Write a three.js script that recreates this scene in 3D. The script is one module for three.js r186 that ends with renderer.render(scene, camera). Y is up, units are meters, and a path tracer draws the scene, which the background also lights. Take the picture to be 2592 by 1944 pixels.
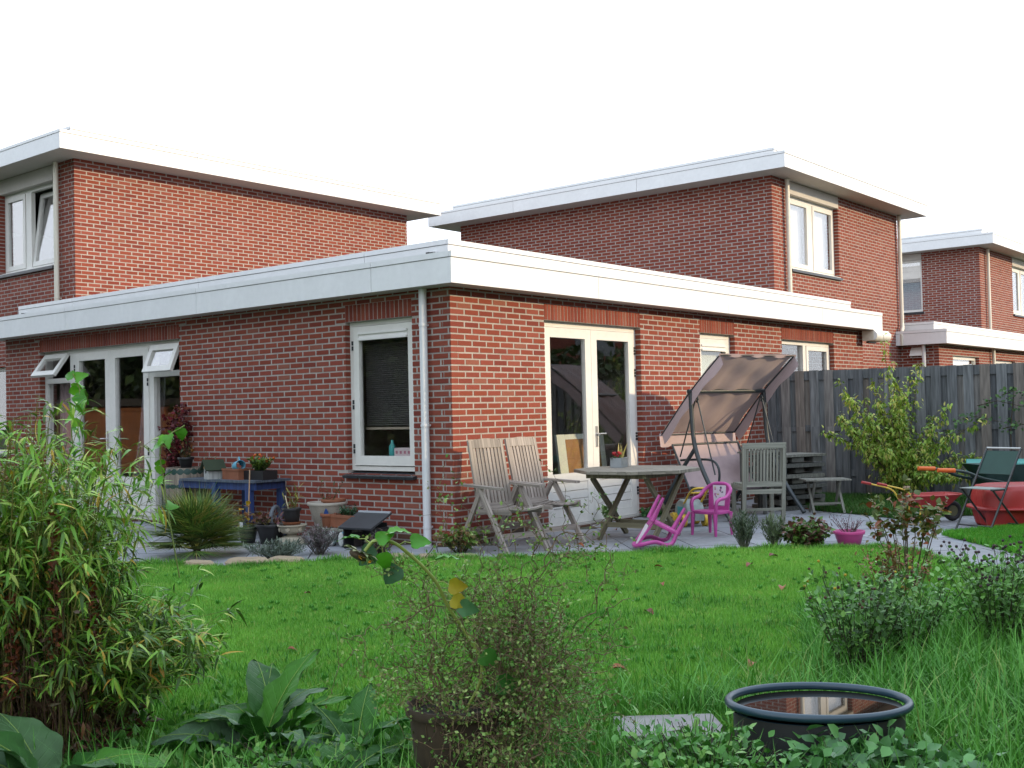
import * as THREE from 'three';
import { mergeGeometries, toCreasedNormals } from 'three/addons/utils/BufferGeometryUtils.js';
import { ImprovedNoise } from 'three/addons/math/ImprovedNoise.js';

// ---------------------------------------------------------------- camera, sky, sun, exposure
const scene = new THREE.Scene();
const EYE = new THREE.Vector3(-8.0803, 1.3015, 7.3962);
const FWD = new THREE.Vector3(0.7728, 0.0254, -0.6341).normalize();
const camera = new THREE.PerspectiveCamera(38.06, 4 / 3, 0.05, 600);
camera.position.copy(EYE);
camera.up.set(-0.0053, 0.9994, 0.0335);
camera.lookAt(EYE.clone().add(FWD));
camera.updateMatrixWorld(true);

const SKY_LEVEL = 1.5;
{ // bright, even autumn haze: white with a faint cool tint, slightly deeper overhead
  const W = 128, H = 64, d = new Float32Array(W * H * 4);
  for (let j = 0; j < H; j++) {
    const el = ((j + 0.5) / H - 0.5) * Math.PI, s = Math.max(0, Math.sin(el));
    for (let i = 0; i < W; i++) {
      const k = (j * W + i) * 4;
      d[k] = SKY_LEVEL * (0.96 - 0.2 * s); d[k + 1] = SKY_LEVEL * (1.0 - 0.09 * s); d[k + 2] = SKY_LEVEL * (1.06 + 0.08 * s); d[k + 3] = 1;
    }
  }
  const t = new THREE.DataTexture(d, W, H, THREE.RGBAFormat, THREE.FloatType);
  t.mapping = THREE.EquirectangularReflectionMapping; t.magFilter = THREE.LinearFilter; t.minFilter = THREE.LinearFilter; t.needsUpdate = true;
  scene.background = t; scene.environment = t;
}
const SUN_AZ = 0.36, SUN_EL = 16.5 * Math.PI / 180;   // azimuth measured from +z towards +x
const sun = new THREE.DirectionalLight(new THREE.Color(1.0, 0.77, 0.48), 3.1);
sun.position.set(Math.sin(SUN_AZ) * Math.cos(SUN_EL), Math.sin(SUN_EL), Math.cos(SUN_AZ) * Math.cos(SUN_EL)).multiplyScalar(80);
sun.castShadow = true; sun.shadow.mapSize.set(4096, 4096); sun.shadow.radius = 2.5; sun.shadow.bias = -0.0004;
Object.assign(sun.shadow.camera, { left: -30, right: 30, top: 30, bottom: -30, near: 1, far: 200 });
scene.add(sun, sun.target);

const renderer = new THREE.WebGLRenderer({ antialias: true });
renderer.setSize(1024, 768);
renderer.toneMapping = THREE.LinearToneMapping;
renderer.toneMappingExposure = 1.24;
renderer.shadowMap.enabled = true;

// ---------------------------------------------------------------- helpers
function mulberry(a) { return () => { a |= 0; a = a + 0x6D2B79F5 | 0; let t = Math.imul(a ^ a >>> 15, 1 | a); t = t + Math.imul(t ^ t >>> 7, 61 | t) ^ t; return ((t ^ t >>> 14) >>> 0) / 4294967296; }; }
let rnd = mulberry(7);
const seed = s => { rnd = mulberry(s); };
const rr = (a, b) => a + (b - a) * rnd();
const pick = a => a[Math.floor(rnd() * a.length)];
const V = (x, y, z) => new THREE.Vector3(x, y, z);
const M4 = () => new THREE.Matrix4();
const D2R = Math.PI / 180;
const taken = {};
function numbered(n) { const k = taken[n] = (taken[n] ?? -1) + 1; return k ? `${n}_${String(k).padStart(3, '0')}` : n; }
function tag(o, label, category, group) { o.userData.label = label; o.userData.category = category; if (group) o.userData.group = group; return o; }
function thing(name, label, category, pos = [0, 0, 0], turn = 0, group) {
  const o = new THREE.Group(); o.name = numbered(name); o.position.set(...pos); o.rotation.y = turn; scene.add(o);
  return tag(o, label, category, group);
}
function obj(name, geo, mat, parent) {
  if (Array.isArray(geo)) geo = merge(geo);
  const m = new THREE.Mesh(geo, mat); m.name = parent ? name : numbered(name); m.castShadow = m.receiveShadow = true;
  (parent || scene).add(m); return m;
}
function struct(name, geo, mat) { const m = obj(name, geo, mat); m.userData.kind = 'structure'; return m; }
function grp(name, parent) { const g = new THREE.Group(); g.name = name; parent.add(g); return g; }
function merge(list) {
  list = list.map(g => {
    let q = g.index ? g.toNonIndexed() : g;
    for (const k of Object.keys(q.attributes)) if (!['position', 'normal', 'uv'].includes(k)) q.deleteAttribute(k);
    if (!q.attributes.uv) q.setAttribute('uv', new THREE.BufferAttribute(new Float32Array(q.attributes.position.count * 2), 2));
    if (!q.attributes.normal) q.computeVertexNormals();
    return q;
  });
  return list.length === 1 ? list[0] : mergeGeometries(list);
}
// uv in metres, by the way each face points
function boxUV(g, s = 1) {
  if (g.index) g = g.toNonIndexed();
  const p = g.attributes.position, n = g.attributes.normal, uv = new Float32Array(p.count * 2);
  for (let i = 0; i < p.count; i++) {
    const ax = Math.abs(n.getX(i)), ay = Math.abs(n.getY(i)), az = Math.abs(n.getZ(i));
    const [u, v] = ax >= ay && ax >= az ? [p.getZ(i), p.getY(i)] : ay >= az ? [p.getX(i), p.getZ(i)] : [p.getX(i), p.getY(i)];
    uv[2 * i] = u * s; uv[2 * i + 1] = v * s;
  }
  g.setAttribute('uv', new THREE.BufferAttribute(uv, 2)); return g;
}
function box(w, h, d, x = 0, y = 0, z = 0, rx = 0, ry = 0, rz = 0) {
  const g = new THREE.BoxGeometry(w, h, d);
  boxUV(g); if (rx || ry || rz) g.applyMatrix4(M4().makeRotationFromEuler(new THREE.Euler(rx, ry, rz)));
  g.translate(x, y, z); return g;
}
// box given by two corners
function bb(x0, x1, y0, y1, z0, z1) { const g = new THREE.BoxGeometry(Math.abs(x1 - x0), Math.abs(y1 - y0), Math.abs(z1 - z0)); g.translate((x0 + x1) / 2, (y0 + y1) / 2, (z0 + z1) / 2); return boxUV(g); }
// bar of rectangular section a x b from p to q; up hints the direction of b
function bar(p, q, a, b, up = V(0, 1, 0)) {
  const y = q.clone().sub(p), L = y.length(); y.normalize();
  let x = V().crossVectors(y, up); if (x.length() < 1e-3) x = V(1, 0, 0); x.normalize();
  const z = V().crossVectors(x, y);
  const g = boxUV(new THREE.BoxGeometry(a, L, b));
  g.applyMatrix4(M4().makeBasis(x, y, z).setPosition(p.clone().add(q).multiplyScalar(0.5))); return g;
}
function tube(pts, r, sides = 8, seg, closed = false) {
  const c = new THREE.CatmullRomCurve3(pts, closed, 'centripetal');
  return new THREE.TubeGeometry(c, seg || Math.max(2, pts.length * 4), r, sides, closed);
}
function rod(p, q, r0, r1 = r0, sides = 8, cap = true) {
  const y = q.clone().sub(p), L = y.length(); y.normalize();
  let x = V().crossVectors(y, Math.abs(y.y) > .9 ? V(1, 0, 0) : V(0, 1, 0)).normalize();
  const g = new THREE.CylinderGeometry(r1, r0, L, sides, 1, !cap);
  g.applyMatrix4(M4().makeBasis(x, y, V().crossVectors(x, y)).setPosition(p.clone().add(q).multiplyScalar(0.5))); return g;
}
// limp polyline with tapered radius, few sides (twigs, stems)
function stem(pts, r0, r1, sides = 4) {
  const pos = [], idx = [], n = pts.length;
  for (let i = 0; i < n; i++) {
    const t = (i ? pts[i].clone().sub(pts[i - 1]) : pts[1].clone().sub(pts[0])).normalize();
    const x = V().crossVectors(t, Math.abs(t.y) > .9 ? V(1, 0, 0) : V(0, 1, 0)).normalize(), z = V().crossVectors(x, t), r = r0 + (r1 - r0) * i / (n - 1);
    for (let k = 0; k < sides; k++) { const a = k / sides * 6.2832; pos.push(pts[i].x + r * (x.x * Math.cos(a) + z.x * Math.sin(a)), pts[i].y + r * (x.y * Math.cos(a) + z.y * Math.sin(a)), pts[i].z + r * (x.z * Math.cos(a) + z.z * Math.sin(a))); }
  }
  for (let i = 0; i < n - 1; i++) for (let k = 0; k < sides; k++) { const a = i * sides + k, b = i * sides + (k + 1) % sides; idx.push(a, a + sides, b, b, a + sides, b + sides); }
  const g = new THREE.BufferGeometry(); g.setAttribute('position', new THREE.Float32BufferAttribute(pos, 3)); g.setIndex(idx); g.computeVertexNormals();
  const q = g.toNonIndexed(); q.setAttribute('uv', new THREE.BufferAttribute(new Float32Array(q.attributes.position.count * 2), 2)); return q;
}
function lathe(prof, seg = 28) { return new THREE.LatheGeometry(prof.map(p => new THREE.Vector2(p[0], p[1])), seg); }
// leaf along +y from the origin, blade facing +z; wid(t) is the half width along it
function leafGeo(len, half, { fold = 0.25, droop = 0.2, seg = 4, shape = t => Math.sin(Math.PI * Math.pow(t, 0.8)), wave = 0, across = 1 } = {}) {
  const pos = [], idx = [], uv = [], m = across * 2 + 1;
  for (let i = 0; i <= seg; i++) {
    const t = i / seg, w = half * Math.max(0.02, shape(t) || 0), a = droop * t;
    const y = len * (t - 0.18 * droop * droop * t * t), z = -len * droop * t * t * 0.6;
    for (let k = 0; k < m; k++) { const s = (k - across) / across; pos.push(s * w, y, z + Math.abs(s) * w * fold + wave * Math.sin(t * 19 + k * 1.7) * Math.abs(s)); uv.push(0.5 + s / 2, t); }
  }
  for (let i = 0; i < seg; i++) for (let k = 0; k < m - 1; k++) { const a = i * m + k, b = a + 1, c = a + m, e = c + 1; idx.push(a, b, e, a, e, c); }
  const g = new THREE.BufferGeometry(); g.setAttribute('position', new THREE.Float32BufferAttribute(pos, 3)); g.setAttribute('uv', new THREE.Float32BufferAttribute(uv, 2)); g.setIndex(idx); g.computeVertexNormals(); return g;
}
// matrix that lays a leaf: axis y along dir, face z towards up
function lay(p, dir, up, s = 1) {
  const y = dir.clone().normalize(), x = V().crossVectors(y, up); if (x.length() < 1e-3) x.set(1, 0, 0); x.normalize();
  const z = V().crossVectors(x, y); const sv = Array.isArray(s) ? s : [s, s, s];
  return M4().makeBasis(x.multiplyScalar(sv[0]), y.multiplyScalar(sv[1]), z.multiplyScalar(sv[2])).setPosition(p);
}
const randDir = () => { const a = rnd() * 6.2832, y = rr(-1, 1), r = Math.sqrt(1 - y * y); return V(r * Math.cos(a), y, r * Math.sin(a)); };

// ---------------------------------------------------------------- textures and materials
const noise = new ImprovedNoise();
// tileable fractal noise on [0,1)^2
function fbm(u, v, f, oct, z = 0) {
  let s = 0, a = 0.5;
  for (let o = 0; o < oct; o++) {
    const F = f * (1 << o), x = u * F, y = v * F, wx = u, wy = v;
    const n = (i, j) => noise.noise(x - i * F, y - j * F, z + o * 7.3);
    s += a * ((n(0, 0) * (1 - wx) + n(1, 0) * wx) * (1 - wy) + (n(0, 1) * (1 - wx) + n(1, 1) * wx) * wy); a *= 0.5;
  }
  return s;
}
function tex(n, fn, srgb = true, repeat = 1) {
  const d = new Uint8Array(n * n * 4);
  for (let j = 0; j < n; j++) for (let i = 0; i < n; i++) {
    const c = fn(i / n, j / n), k = (j * n + i) * 4, a = Array.isArray(c) ? c : [c, c, c];
    for (let q = 0; q < 3; q++) d[k + q] = Math.max(0, Math.min(255, a[q] * 255)); d[k + 3] = 255;
  }
  const t = new THREE.DataTexture(d, n, n, THREE.RGBAFormat); t.wrapS = t.wrapT = THREE.RepeatWrapping; t.magFilter = THREE.LinearFilter; t.minFilter = THREE.LinearMipmapLinearFilter; t.generateMipmaps = true;
  if (srgb) t.colorSpace = THREE.SRGBColorSpace; t.repeat.set(repeat, repeat); t.needsUpdate = true; return t;
}
seed(3);
const grit = tex(256, (u, v) => 0.86 + 0.22 * fbm(u, v, 6, 5) + 0.09 * (rnd() - 0.5));
const gritBump = tex(256, (u, v) => 0.5 + 0.5 * fbm(u, v, 16, 3), false, 3);
const blotch = tex(256, (u, v) => { const a = fbm(u, v, 4, 5, 9), b = fbm(u, v, 24, 3, 2); return 0.96 + 0.06 * a + 0.05 * b; }, true, 0.6);
const grain = tex(256, (u, v) => { const a = fbm(u * 1, v, 3, 3), l = noise.noise(u * 42, v * 3, 1.5), m = noise.noise(u * 90, v * 6, 8); return 0.84 + 0.18 * l + 0.12 * m + 0.12 * a; }, true, 1);
const weave = tex(128, (u, v) => 0.92 + 0.05 * Math.sin(u * 6.2832 * 32) * Math.sin(v * 6.2832 * 32) + 0.1 * fbm(u, v, 4, 3), true, 2);
const slabTex = tex(512, (u, v) => { const a = fbm(u, v, 5, 5, 4), b = fbm(u, v, 40, 2, 1), st = Math.max(0, fbm(u, v, 3, 4, 12) - 0.08); return [0.86 + 0.2 * a + 0.12 * b - 0.5 * st, 0.87 + 0.2 * a + 0.12 * b - 0.44 * st, 0.88 + 0.2 * a + 0.12 * b - 0.5 * st]; }, true, 0.5);
const soilTex = tex(512, (u, v) => { const a = fbm(u, v, 6, 5, 4), b = fbm(u, v, 50, 2, 1); return [0.75 + 0.4 * a + 0.4 * b, 0.8 + 0.3 * a + 0.4 * b, 0.7 + 0.3 * a + 0.3 * b]; }, true, 0.7);
// veins of a broad leaf: uv.x 0.5 is the midrib
const leafFn = (u, v) => { const s = Math.abs(u - .5) * 2, side = Math.abs(((v - s * .22) * 9) % 1 - .5) * 2, vein = Math.max(0, 1 - side * 5) * (.2 + .8 * (1 - s)), rib = Math.max(0, 1 - s * 16), n = fbm(u, v, 5, 4, 6); return [vein, rib, n]; };
const veinTex = tex(256, (u, v) => { const [a, b, n] = leafFn(u, v), w = .8 + .22 * n + .1 * a + .16 * b, br = Math.max(0, fbm(u, v, 4, 4, 31) - .2) * 1.6; return [w + br * .3, w, w * .92 - br * .4]; });
const veinBump = tex(256, (u, v) => { const [a, b, n] = leafFn(u, v); return .55 - .28 * a - .3 * b + .25 * n; }, false);
const C = h => new THREE.Color(h);
const lin = (r, g, b) => new THREE.Color().setRGB(r, g, b);
function std(color, o = {}) { return new THREE.MeshStandardMaterial({ color, roughness: 0.8, metalness: 0, side: THREE.DoubleSide, ...o }); }
const MAT = {
  mortar: std(lin(0.5, 0.45, 0.41), { map: grit, bumpMap: gritBump, bumpScale: 0.003, roughness: 0.95 }),
  white: std(lin(0.80, 0.79, 0.76), { map: blotch, roughness: 0.42 }),
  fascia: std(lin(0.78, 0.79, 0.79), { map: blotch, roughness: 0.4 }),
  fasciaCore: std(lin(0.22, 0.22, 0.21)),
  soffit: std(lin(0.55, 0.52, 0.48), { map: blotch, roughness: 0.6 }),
  roofing: std(lin(0.4, 0.39, 0.37), { map: grit }),
  frame: std(lin(0.76, 0.745, 0.70), { map: blotch, roughness: 0.38 }),
  pvc: std(lin(0.72, 0.73, 0.74), { map: blotch, roughness: 0.35 }),
  pvcCream: std(lin(0.70, 0.66, 0.55), { map: blotch, roughness: 0.35 }),
  darkMetal: std(lin(0.02, 0.024, 0.028), { roughness: 0.4 }),
  steel: std(lin(0.55, 0.55, 0.55), { metalness: 0.8, roughness: 0.3 }),
  sill: std(lin(0.035, 0.042, 0.05), { map: grit, roughness: 0.35 }),
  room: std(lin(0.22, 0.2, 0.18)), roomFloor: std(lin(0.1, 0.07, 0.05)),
  glass: new THREE.MeshPhysicalMaterial({ color: 0xffffff, transmission: 1, thickness: 0, roughness: 0, ior: 1.6, side: THREE.DoubleSide }),
  glassUp: new THREE.MeshPhysicalMaterial({ color: 0xffffff, transmission: 1, thickness: 0, roughness: 0, ior: 2.5, side: THREE.DoubleSide }),
  blindWhite: std(lin(0.78, 0.77, 0.74), { map: weave }),
  teak: std(lin(0.36, 0.31, 0.265), { map: grain, roughness: 0.75 }),
  teakPale: std(lin(0.44, 0.38, 0.33), { map: grain, roughness: 0.75 }),
  teakGreen: std(lin(0.22, 0.2, 0.12), { map: grain, roughness: 0.8 }),
  slatGrey: std(lin(0.32, 0.33, 0.27), { map: grain, roughness: 0.8 }),
  tub: std(lin(0.02, 0.05, 0.07), { roughness: 0.32, map: blotch }),
  soil: std(lin(0.035, 0.026, 0.02), { map: soilTex, roughness: 1 }),
};
const broadCache = {};
const broadLeaf = c => broadCache[c] ??= new THREE.MeshPhysicalMaterial({ color: c, roughness: .6, specularIntensity: .5, transmission: .28, thickness: 0, side: THREE.DoubleSide, map: veinTex, bumpMap: veinBump, bumpScale: .006 });
const leafCache = {};
function leafMat(c, thr = 0.32, rough = 0.5) {
  const k = c + '|' + thr + rough; if (leafCache[k]) return leafCache[k];
  return leafCache[k] = new THREE.MeshPhysicalMaterial({ color: c, roughness: rough, transmission: thr, thickness: 0, side: THREE.DoubleSide, specularIntensity: 0.6 });
}
// Repeated pieces of one thing: those that show largest become parts of their own, the others one part made of copies
function scatter(parent, name, stuffName, items, most = 300) {   // items: {g, c (colour), m (matrix), thr, mat}
  if (!items.length) return;
  const pm = M4(), base = M4(); let q = parent; const chain = []; while (q && q !== scene) { chain.unshift(q); q = q.parent; }
  for (const c of chain) { c.updateMatrix(); base.multiply(c.matrix); }
  const p = V();
  for (const it of items) { p.setFromMatrixPosition(it.m).applyMatrix4(base); it.score = it.m.getMaxScaleOnAxis() / Math.max(0.3, p.distanceTo(EYE)); }
  items.sort((a, b) => b.score - a.score);
  items.slice(0, most).forEach(it => { const o = obj(name, it.g, it.mat ? it.mat(it.c) : leafMat(it.c, it.thr ?? 0.32), parent); it.m.decompose(o.position, o.quaternion, o.scale); if (it.shear) { o.matrixAutoUpdate = false; o.matrix.copy(it.m); } });
  const rest = items.slice(most), by = new Map();
  for (const it of rest) { if (!by.has(it.g)) by.set(it.g, []); by.get(it.g).push(it); }
  for (const [g, list] of by) {
    const im = new THREE.InstancedMesh(g, list[0].mat ? list[0].mat('#ffffff') : leafMat('#ffffff', list[0].thr ?? 0.32), list.length);
    const c = new THREE.Color();
    list.forEach((it, i) => { im.setMatrixAt(i, it.m); im.setColorAt(i, c.set(it.c)); });
    im.name = stuffName; im.userData.kind = 'stuff'; im.castShadow = im.receiveShadow = true; parent.add(im);
  }
}
// ---------------------------------------------------------------- brick buildings
const BRICKS = ['#94452f', '#8e402d', '#994935', '#8a3c2c', '#9c4d3a', '#8c4031', '#934431', '#85392c', '#984737', '#9d5141', '#914434', '#964b3b', '#94452f', '#8e402d', '#994935', '#9a5a48'];
const brickMatCache = {};
const brickMat = c => brickMatCache[c] ??= std(C(c), { map: grit, bumpMap: gritBump, bumpScale: 0.002, roughness: 0.9 });
const unitBrick = (() => { const g = new THREE.BoxGeometry(1, 1, 1); return g; })();
const wallFrame = (ox, oz, dx, dz) => M4().makeBasis(V(dx, 0, dz), V(0, 1, 0), V().crossVectors(V(dx, 0, dz), V(0, 1, 0))).setPosition(ox, 0, oz);
const COURSE = 0.0625, BL = 0.1965, BH = 0.0466, BD = 0.1, PITCH = 0.22;
// A wall seen from outside: u runs to the right from its left end, w outwards. holes: {a,b,y0,y1}. s0/s1: which courses stop short at a corner (0 even, 1 odd, null none)
function brickWall(building, W) {
  const { o, d, L, y0, y1, holes = [], lintels = [], c0 = null, c1 = null } = W;
  const m = wallFrame(o[0], o[1], d[0], d[1]);
  const e0 = c0 === null ? 0 : c0 === 0 ? 0.0035 : 0.0935, e1 = c1 === null ? L : c1 === 0 ? L - 0.0035 : L - 0.0935;
  const sh = new THREE.Shape([[e0, y0], [e1, y0], [e1, y1], [e0, y1]].map(p => new THREE.Vector2(...p)));
  for (const h of holes) sh.holes.push(new THREE.Path([[h.a - .002, Math.max(h.y0 - .002, y0 + .001)], [h.a - .002, h.y1 + .002], [h.b + .002, h.y1 + .002], [h.b + .002, Math.max(h.y0 - .002, y0 + .001)]].map(p => new THREE.Vector2(...p))));
  const g = new THREE.ExtrudeGeometry(sh, { depth: 0.09, bevelEnabled: false }); g.translate(0, 0, -0.0935);
  const wall = obj('wall', boxUV(g), MAT.mortar, building); wall.applyMatrix4(m);
  const list = building.userData._bricks ??= [];
  const put = (u0, u1, ya, yb, dep = BD) => {
    if (u1 - u0 < 0.015 || yb - ya < 0.012) return;
    const j = rr(-0.001, 0.001);
    list.push({ wall, g: unitBrick, mat: brickMat, c: y0 < 0 && ya < .16 && rnd() < .75 - ya * 3 ? pick(['#5f4636', '#6a4a38', '#58483a', '#6f4c3a']) : pick(BRICKS), m: M4().makeScale(u1 - u0, yb - ya, dep).setPosition((u0 + u1) / 2 + rr(-.001, .001), (ya + yb) / 2 + rr(-.001, .001), j - dep / 2) });
  };
  const blocks = holes.concat(lintels.map(l => ({ a: l.a, b: l.b, y0: l.y0, y1: l.y1 + .005 })));
  for (let k = Math.ceil(y0 / COURSE); (k - .4) * COURSE < y1; k++) {
    const odd = k & 1; let ya = Math.max(y0, k * COURSE - BH / 2), yb = Math.min(y1, k * COURSE + BH / 2);
    let s = c0 === null ? 0 : odd === c0 ? 0 : 0.11; const end = c1 === null ? L : odd === c1 ? L : L - 0.11;
    let u = c0 === null ? -(odd ? 0.11 : 0) : s;
    // keep the bond through to the right-hand corner
    for (; u < end; u += PITCH) {
      let u0 = Math.max(u, s), u1 = Math.min(u + BL, end); if (u1 <= u0) continue;
      let spans = [[u0, u1, ya, yb]];
      for (const h of blocks) spans = spans.flatMap(([a, b, p, q]) => {
        if (b <= h.a || a >= h.b || q <= h.y0 || p >= h.y1) return [[a, b, p, q]];
        if (p < h.y0 - .012) q = Math.min(q, h.y0); else if (q > h.y1 + .012) p = Math.max(p, h.y1);
        else { const r = []; if (a < h.a) r.push([a, h.a, p, q]); if (b > h.b) r.push([h.b, b, p, q]); return r; }
        return [[a, b, p, q]];
      });
      for (const [a, b, p, q] of spans) put(a, b, p, q);
    }
  }
  for (const l of lintels) { const n = Math.round((l.b - l.a) / COURSE), w = (l.b - l.a) / n; for (let i = 0; i < n; i++) put(l.a + i * w + .006, l.a + (i + 1) * w - .006, l.y0, l.y1); }
  return wall;
}
function layBricks(building, most = 300) {
  const list = building.userData._bricks; delete building.userData._bricks;
  const p = V(); for (const b of list) { p.setFromMatrixPosition(b.m).applyMatrix4(b.wall.matrix); const n = V(0, 0, 1).transformDirection(b.wall.matrix), v = EYE.clone().sub(p); b.s = Math.max(0, n.dot(v)) / Math.pow(v.length(), 3) * new THREE.Vector3().setFromMatrixScale(b.m).x; }
  list.sort((a, b) => b.s - a.s);
  const walls = new Set(list.map(b => b.wall));
  for (const w of walls) {
    const mine = list.map((b, i) => [b, i]).filter(x => x[0].wall === w);
    for (const [b, i] of mine) if (i < most) { const o = obj('brick', unitBrick, brickMat(b.c), w); b.m.decompose(o.position, o.quaternion, o.scale); }
    const rest = mine.filter(x => x[1] >= most).map(x => x[0]);
    if (rest.length) {
      const im = new THREE.InstancedMesh(unitBrick, brickMat('#ffffff'), rest.length), c = new THREE.Color();
      rest.forEach((b, i) => { im.setMatrixAt(i, b.m); im.setColorAt(i, c.set(b.c)); });
      im.name = 'brickwork'; im.userData.kind = 'stuff'; im.castShadow = im.receiveShadow = true; w.add(im);
    }
  }
}
// Flat roof with a white edge of panels in one or two tiers. x0..x1, z0..z1 are the outer faces of the lower edge.
function flatRoof(b, { x0, x1, z0, z1, hb, hg, ht, set, u0, ug, ut, step = 3.0, off = 0, ux1 = null, uz0 = null }) {
  const tier = (X0, X1, Z0, Z1, ya, yg, yt, pname, cname, o) => {
    obj('roof_core', bb(X0 + .014, X1 - .014, ya + .02, yt - .004, Z0 + .014, Z1 - .014), MAT.fasciaCore, b);
    const sides = [['z', Z1, 1, X0, X1], ['z', Z0, -1, X0, X1], ['x', X0, -1, Z0, Z1], ['x', X1, 1, Z0, Z1]];
    for (const [ax, at, sg, a, c] of sides) {
      const t = .012, cuts = [a]; for (let q = a + o; q < c - .3; q += step) if (q > a + .25) cuts.push(q); cuts.push(c);
      const lo = ax === 'x' ? t : 0;
      for (let i = 0; i < cuts.length - 1; i++) {
        const p = cuts[i] + (i ? .004 : lo), q = cuts[i + 1] - (i < cuts.length - 2 ? .0025 : lo);
        const g = ax === 'z' ? bb(p, q, ya, yg - .007, at - sg * t, at) : bb(at - sg * t, at, ya, yg - .007, p, q);
        obj(pname, g, MAT.fascia, b);
        const g2 = ax === 'z' ? bb(p, q, yg, yt, at - sg * (t + .01), at + sg * .007) : bb(at - sg * (t + .01), at + sg * .007, yg, yt, p - (i ? 0 : lo) + (i ? 0 : .023), q + (i < cuts.length - 2 ? 0 : lo) - (i < cuts.length - 2 ? 0 : .023));
        obj(cname, g2, MAT.fascia, b);
      }
    }
  };
  tier(x0, x1, z0, z1, hb, hg, ht, 'fascia_panel', 'coping', 2.4 + off);
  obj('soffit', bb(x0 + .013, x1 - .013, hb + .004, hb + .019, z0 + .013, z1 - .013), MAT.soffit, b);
  tier(x0 + set, (ux1 ?? x1) - set, (uz0 ?? z0) + set, z1 - set, u0, ug, ut, 'upper_fascia_panel', 'upper_coping', 1.5 + off);
  obj('roof_deck', bb(x0 + .03, x1 - .03, ht - .003, ht + .006, z0 + .03, z1 - .03), MAT.roofing, b);
}
// rectangle of four bars in the u,y plane, front face at w
function ring(a, b, y0, y1, t, w, dep, tb = t, tt = t) { return [bb(a, a + t, y0, y1, w - dep, w), bb(b - t, b, y0, y1, w - dep, w), bb(a + t, b - t, y0, y0 + tb, w - dep, w), bb(a + t, b - t, y1 - tt, y1, w - dep, w)]; }
function part(name, parent, frame) { const g = grp(name, parent); g.applyMatrix4(frame); return g; }
function clampPipe(name, label, x, z, y0, y1, mat, nrm, clamps, group, bend) {
  const t = thing(name, label, 'downpipe', [x, 0, z], 0, group);
  obj('pipe', rod(V(0, y0, 0), V(0, y1, 0), .04, .04, 16), mat, t);
  for (const y of clamps) { obj('clamp', [rod(V(0, y - .012, 0), V(0, y + .012, 0), .045, .045, 16), bar(V(0, y, 0), V(-nrm[0] * .08, y, -nrm[1] * .08), .018, .018)], mat, t); }
  if (bend) obj('pipe_bend', tube(bend.map(p => V(...p)), .04, 12), mat, t);
  return t;
}
function room(b, x0, x1, z0, z1, y0, y1) {   // inner leaf: closes the house so that no light leaks
  const t = .02;
  obj('inner_wall', [bb(x0, x1, y0, y1, z0, z0 + t), bb(x0, x0 + t, y0, y1, z0 + t, z1 - t), bb(x1 - t, x1, y0, y1, z0 + t, z1 - t)], MAT.room, b);
}

// ---- the single-storey extension in the middle
seed(11);
const EXT = thing('brick_extension', 'single-storey red brick garden extension with white roof edge, nearest building in the middle', 'house extension');
const XB = 0.2555, XL = 10.38, ZL = 9.04;
const wl = brickWall(EXT, { o: [0, -ZL], d: [0, 1], L: ZL, y0: -.1, y1: 2.56, c1: 0,
  holes: [{ a: ZL - 8.03, b: ZL - 4.58, y0: 0.02, y1: 2.31 }, { a: ZL - 1.53, b: ZL - .53, y0: .69, y1: 2.3 }],
  lintels: [{ a: ZL - 8.03, b: ZL - 4.58, y0: 2.315, y1: 2.49 }, { a: ZL - 1.53, b: ZL - .53, y0: 2.305, y1: 2.48 }] });
const wr = brickWall(EXT, { o: [0, 0], d: [1, 0], L: XL, y0: -.1, y1: 2.56, c0: 1,
  holes: [{ a: 1.51, b: 3.43, y0: 0.01, y1: 2.3 }, { a: 4.87, b: 5.83, y0: .77, y1: 2.3 }, { a: 7.29, b: 9.18, y0: .9, y1: 2.3 }],
  lintels: [{ a: 1.51, b: 3.43, y0: 2.305, y1: 2.48 }, { a: 4.87, b: 5.83, y0: 2.305, y1: 2.48 }, { a: 7.29, b: 9.18, y0: 2.305, y1: 2.48 }] });
brickWall(EXT, { o: [XL, 0], d: [0, -1], L: 1.4, y0: -.1, y1: 2.56, c0: 1 });
layBricks(EXT);
flatRoof(EXT, { x0: -XB, x1: XL + XB, z0: -ZL - XB, z1: XB, hb: 2.5526, hg: 2.8035, ht: 2.858, set: .3925, u0: 2.861, ug: 3.006, ut: 3.0559, off: .05 });
// inside: plaster, floor and a partition, unlit
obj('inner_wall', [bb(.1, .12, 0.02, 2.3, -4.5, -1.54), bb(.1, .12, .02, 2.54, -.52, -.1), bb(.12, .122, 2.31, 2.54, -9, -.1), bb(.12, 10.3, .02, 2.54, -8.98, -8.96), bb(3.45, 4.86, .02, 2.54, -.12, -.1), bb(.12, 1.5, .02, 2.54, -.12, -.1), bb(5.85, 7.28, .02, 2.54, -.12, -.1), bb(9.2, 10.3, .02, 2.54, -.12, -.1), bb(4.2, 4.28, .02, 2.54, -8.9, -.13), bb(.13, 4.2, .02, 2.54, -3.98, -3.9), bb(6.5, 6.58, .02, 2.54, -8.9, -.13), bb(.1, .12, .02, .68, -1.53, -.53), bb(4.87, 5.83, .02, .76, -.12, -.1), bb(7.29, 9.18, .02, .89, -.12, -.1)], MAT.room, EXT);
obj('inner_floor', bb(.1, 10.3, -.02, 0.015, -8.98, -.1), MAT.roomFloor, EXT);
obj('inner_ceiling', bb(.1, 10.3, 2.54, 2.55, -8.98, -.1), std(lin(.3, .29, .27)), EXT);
const FL = wallFrame(0, -ZL, 0, 1), FR = wallFrame(0, 0, 1, 0);   // left and right facade: u to the right, w out
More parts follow.
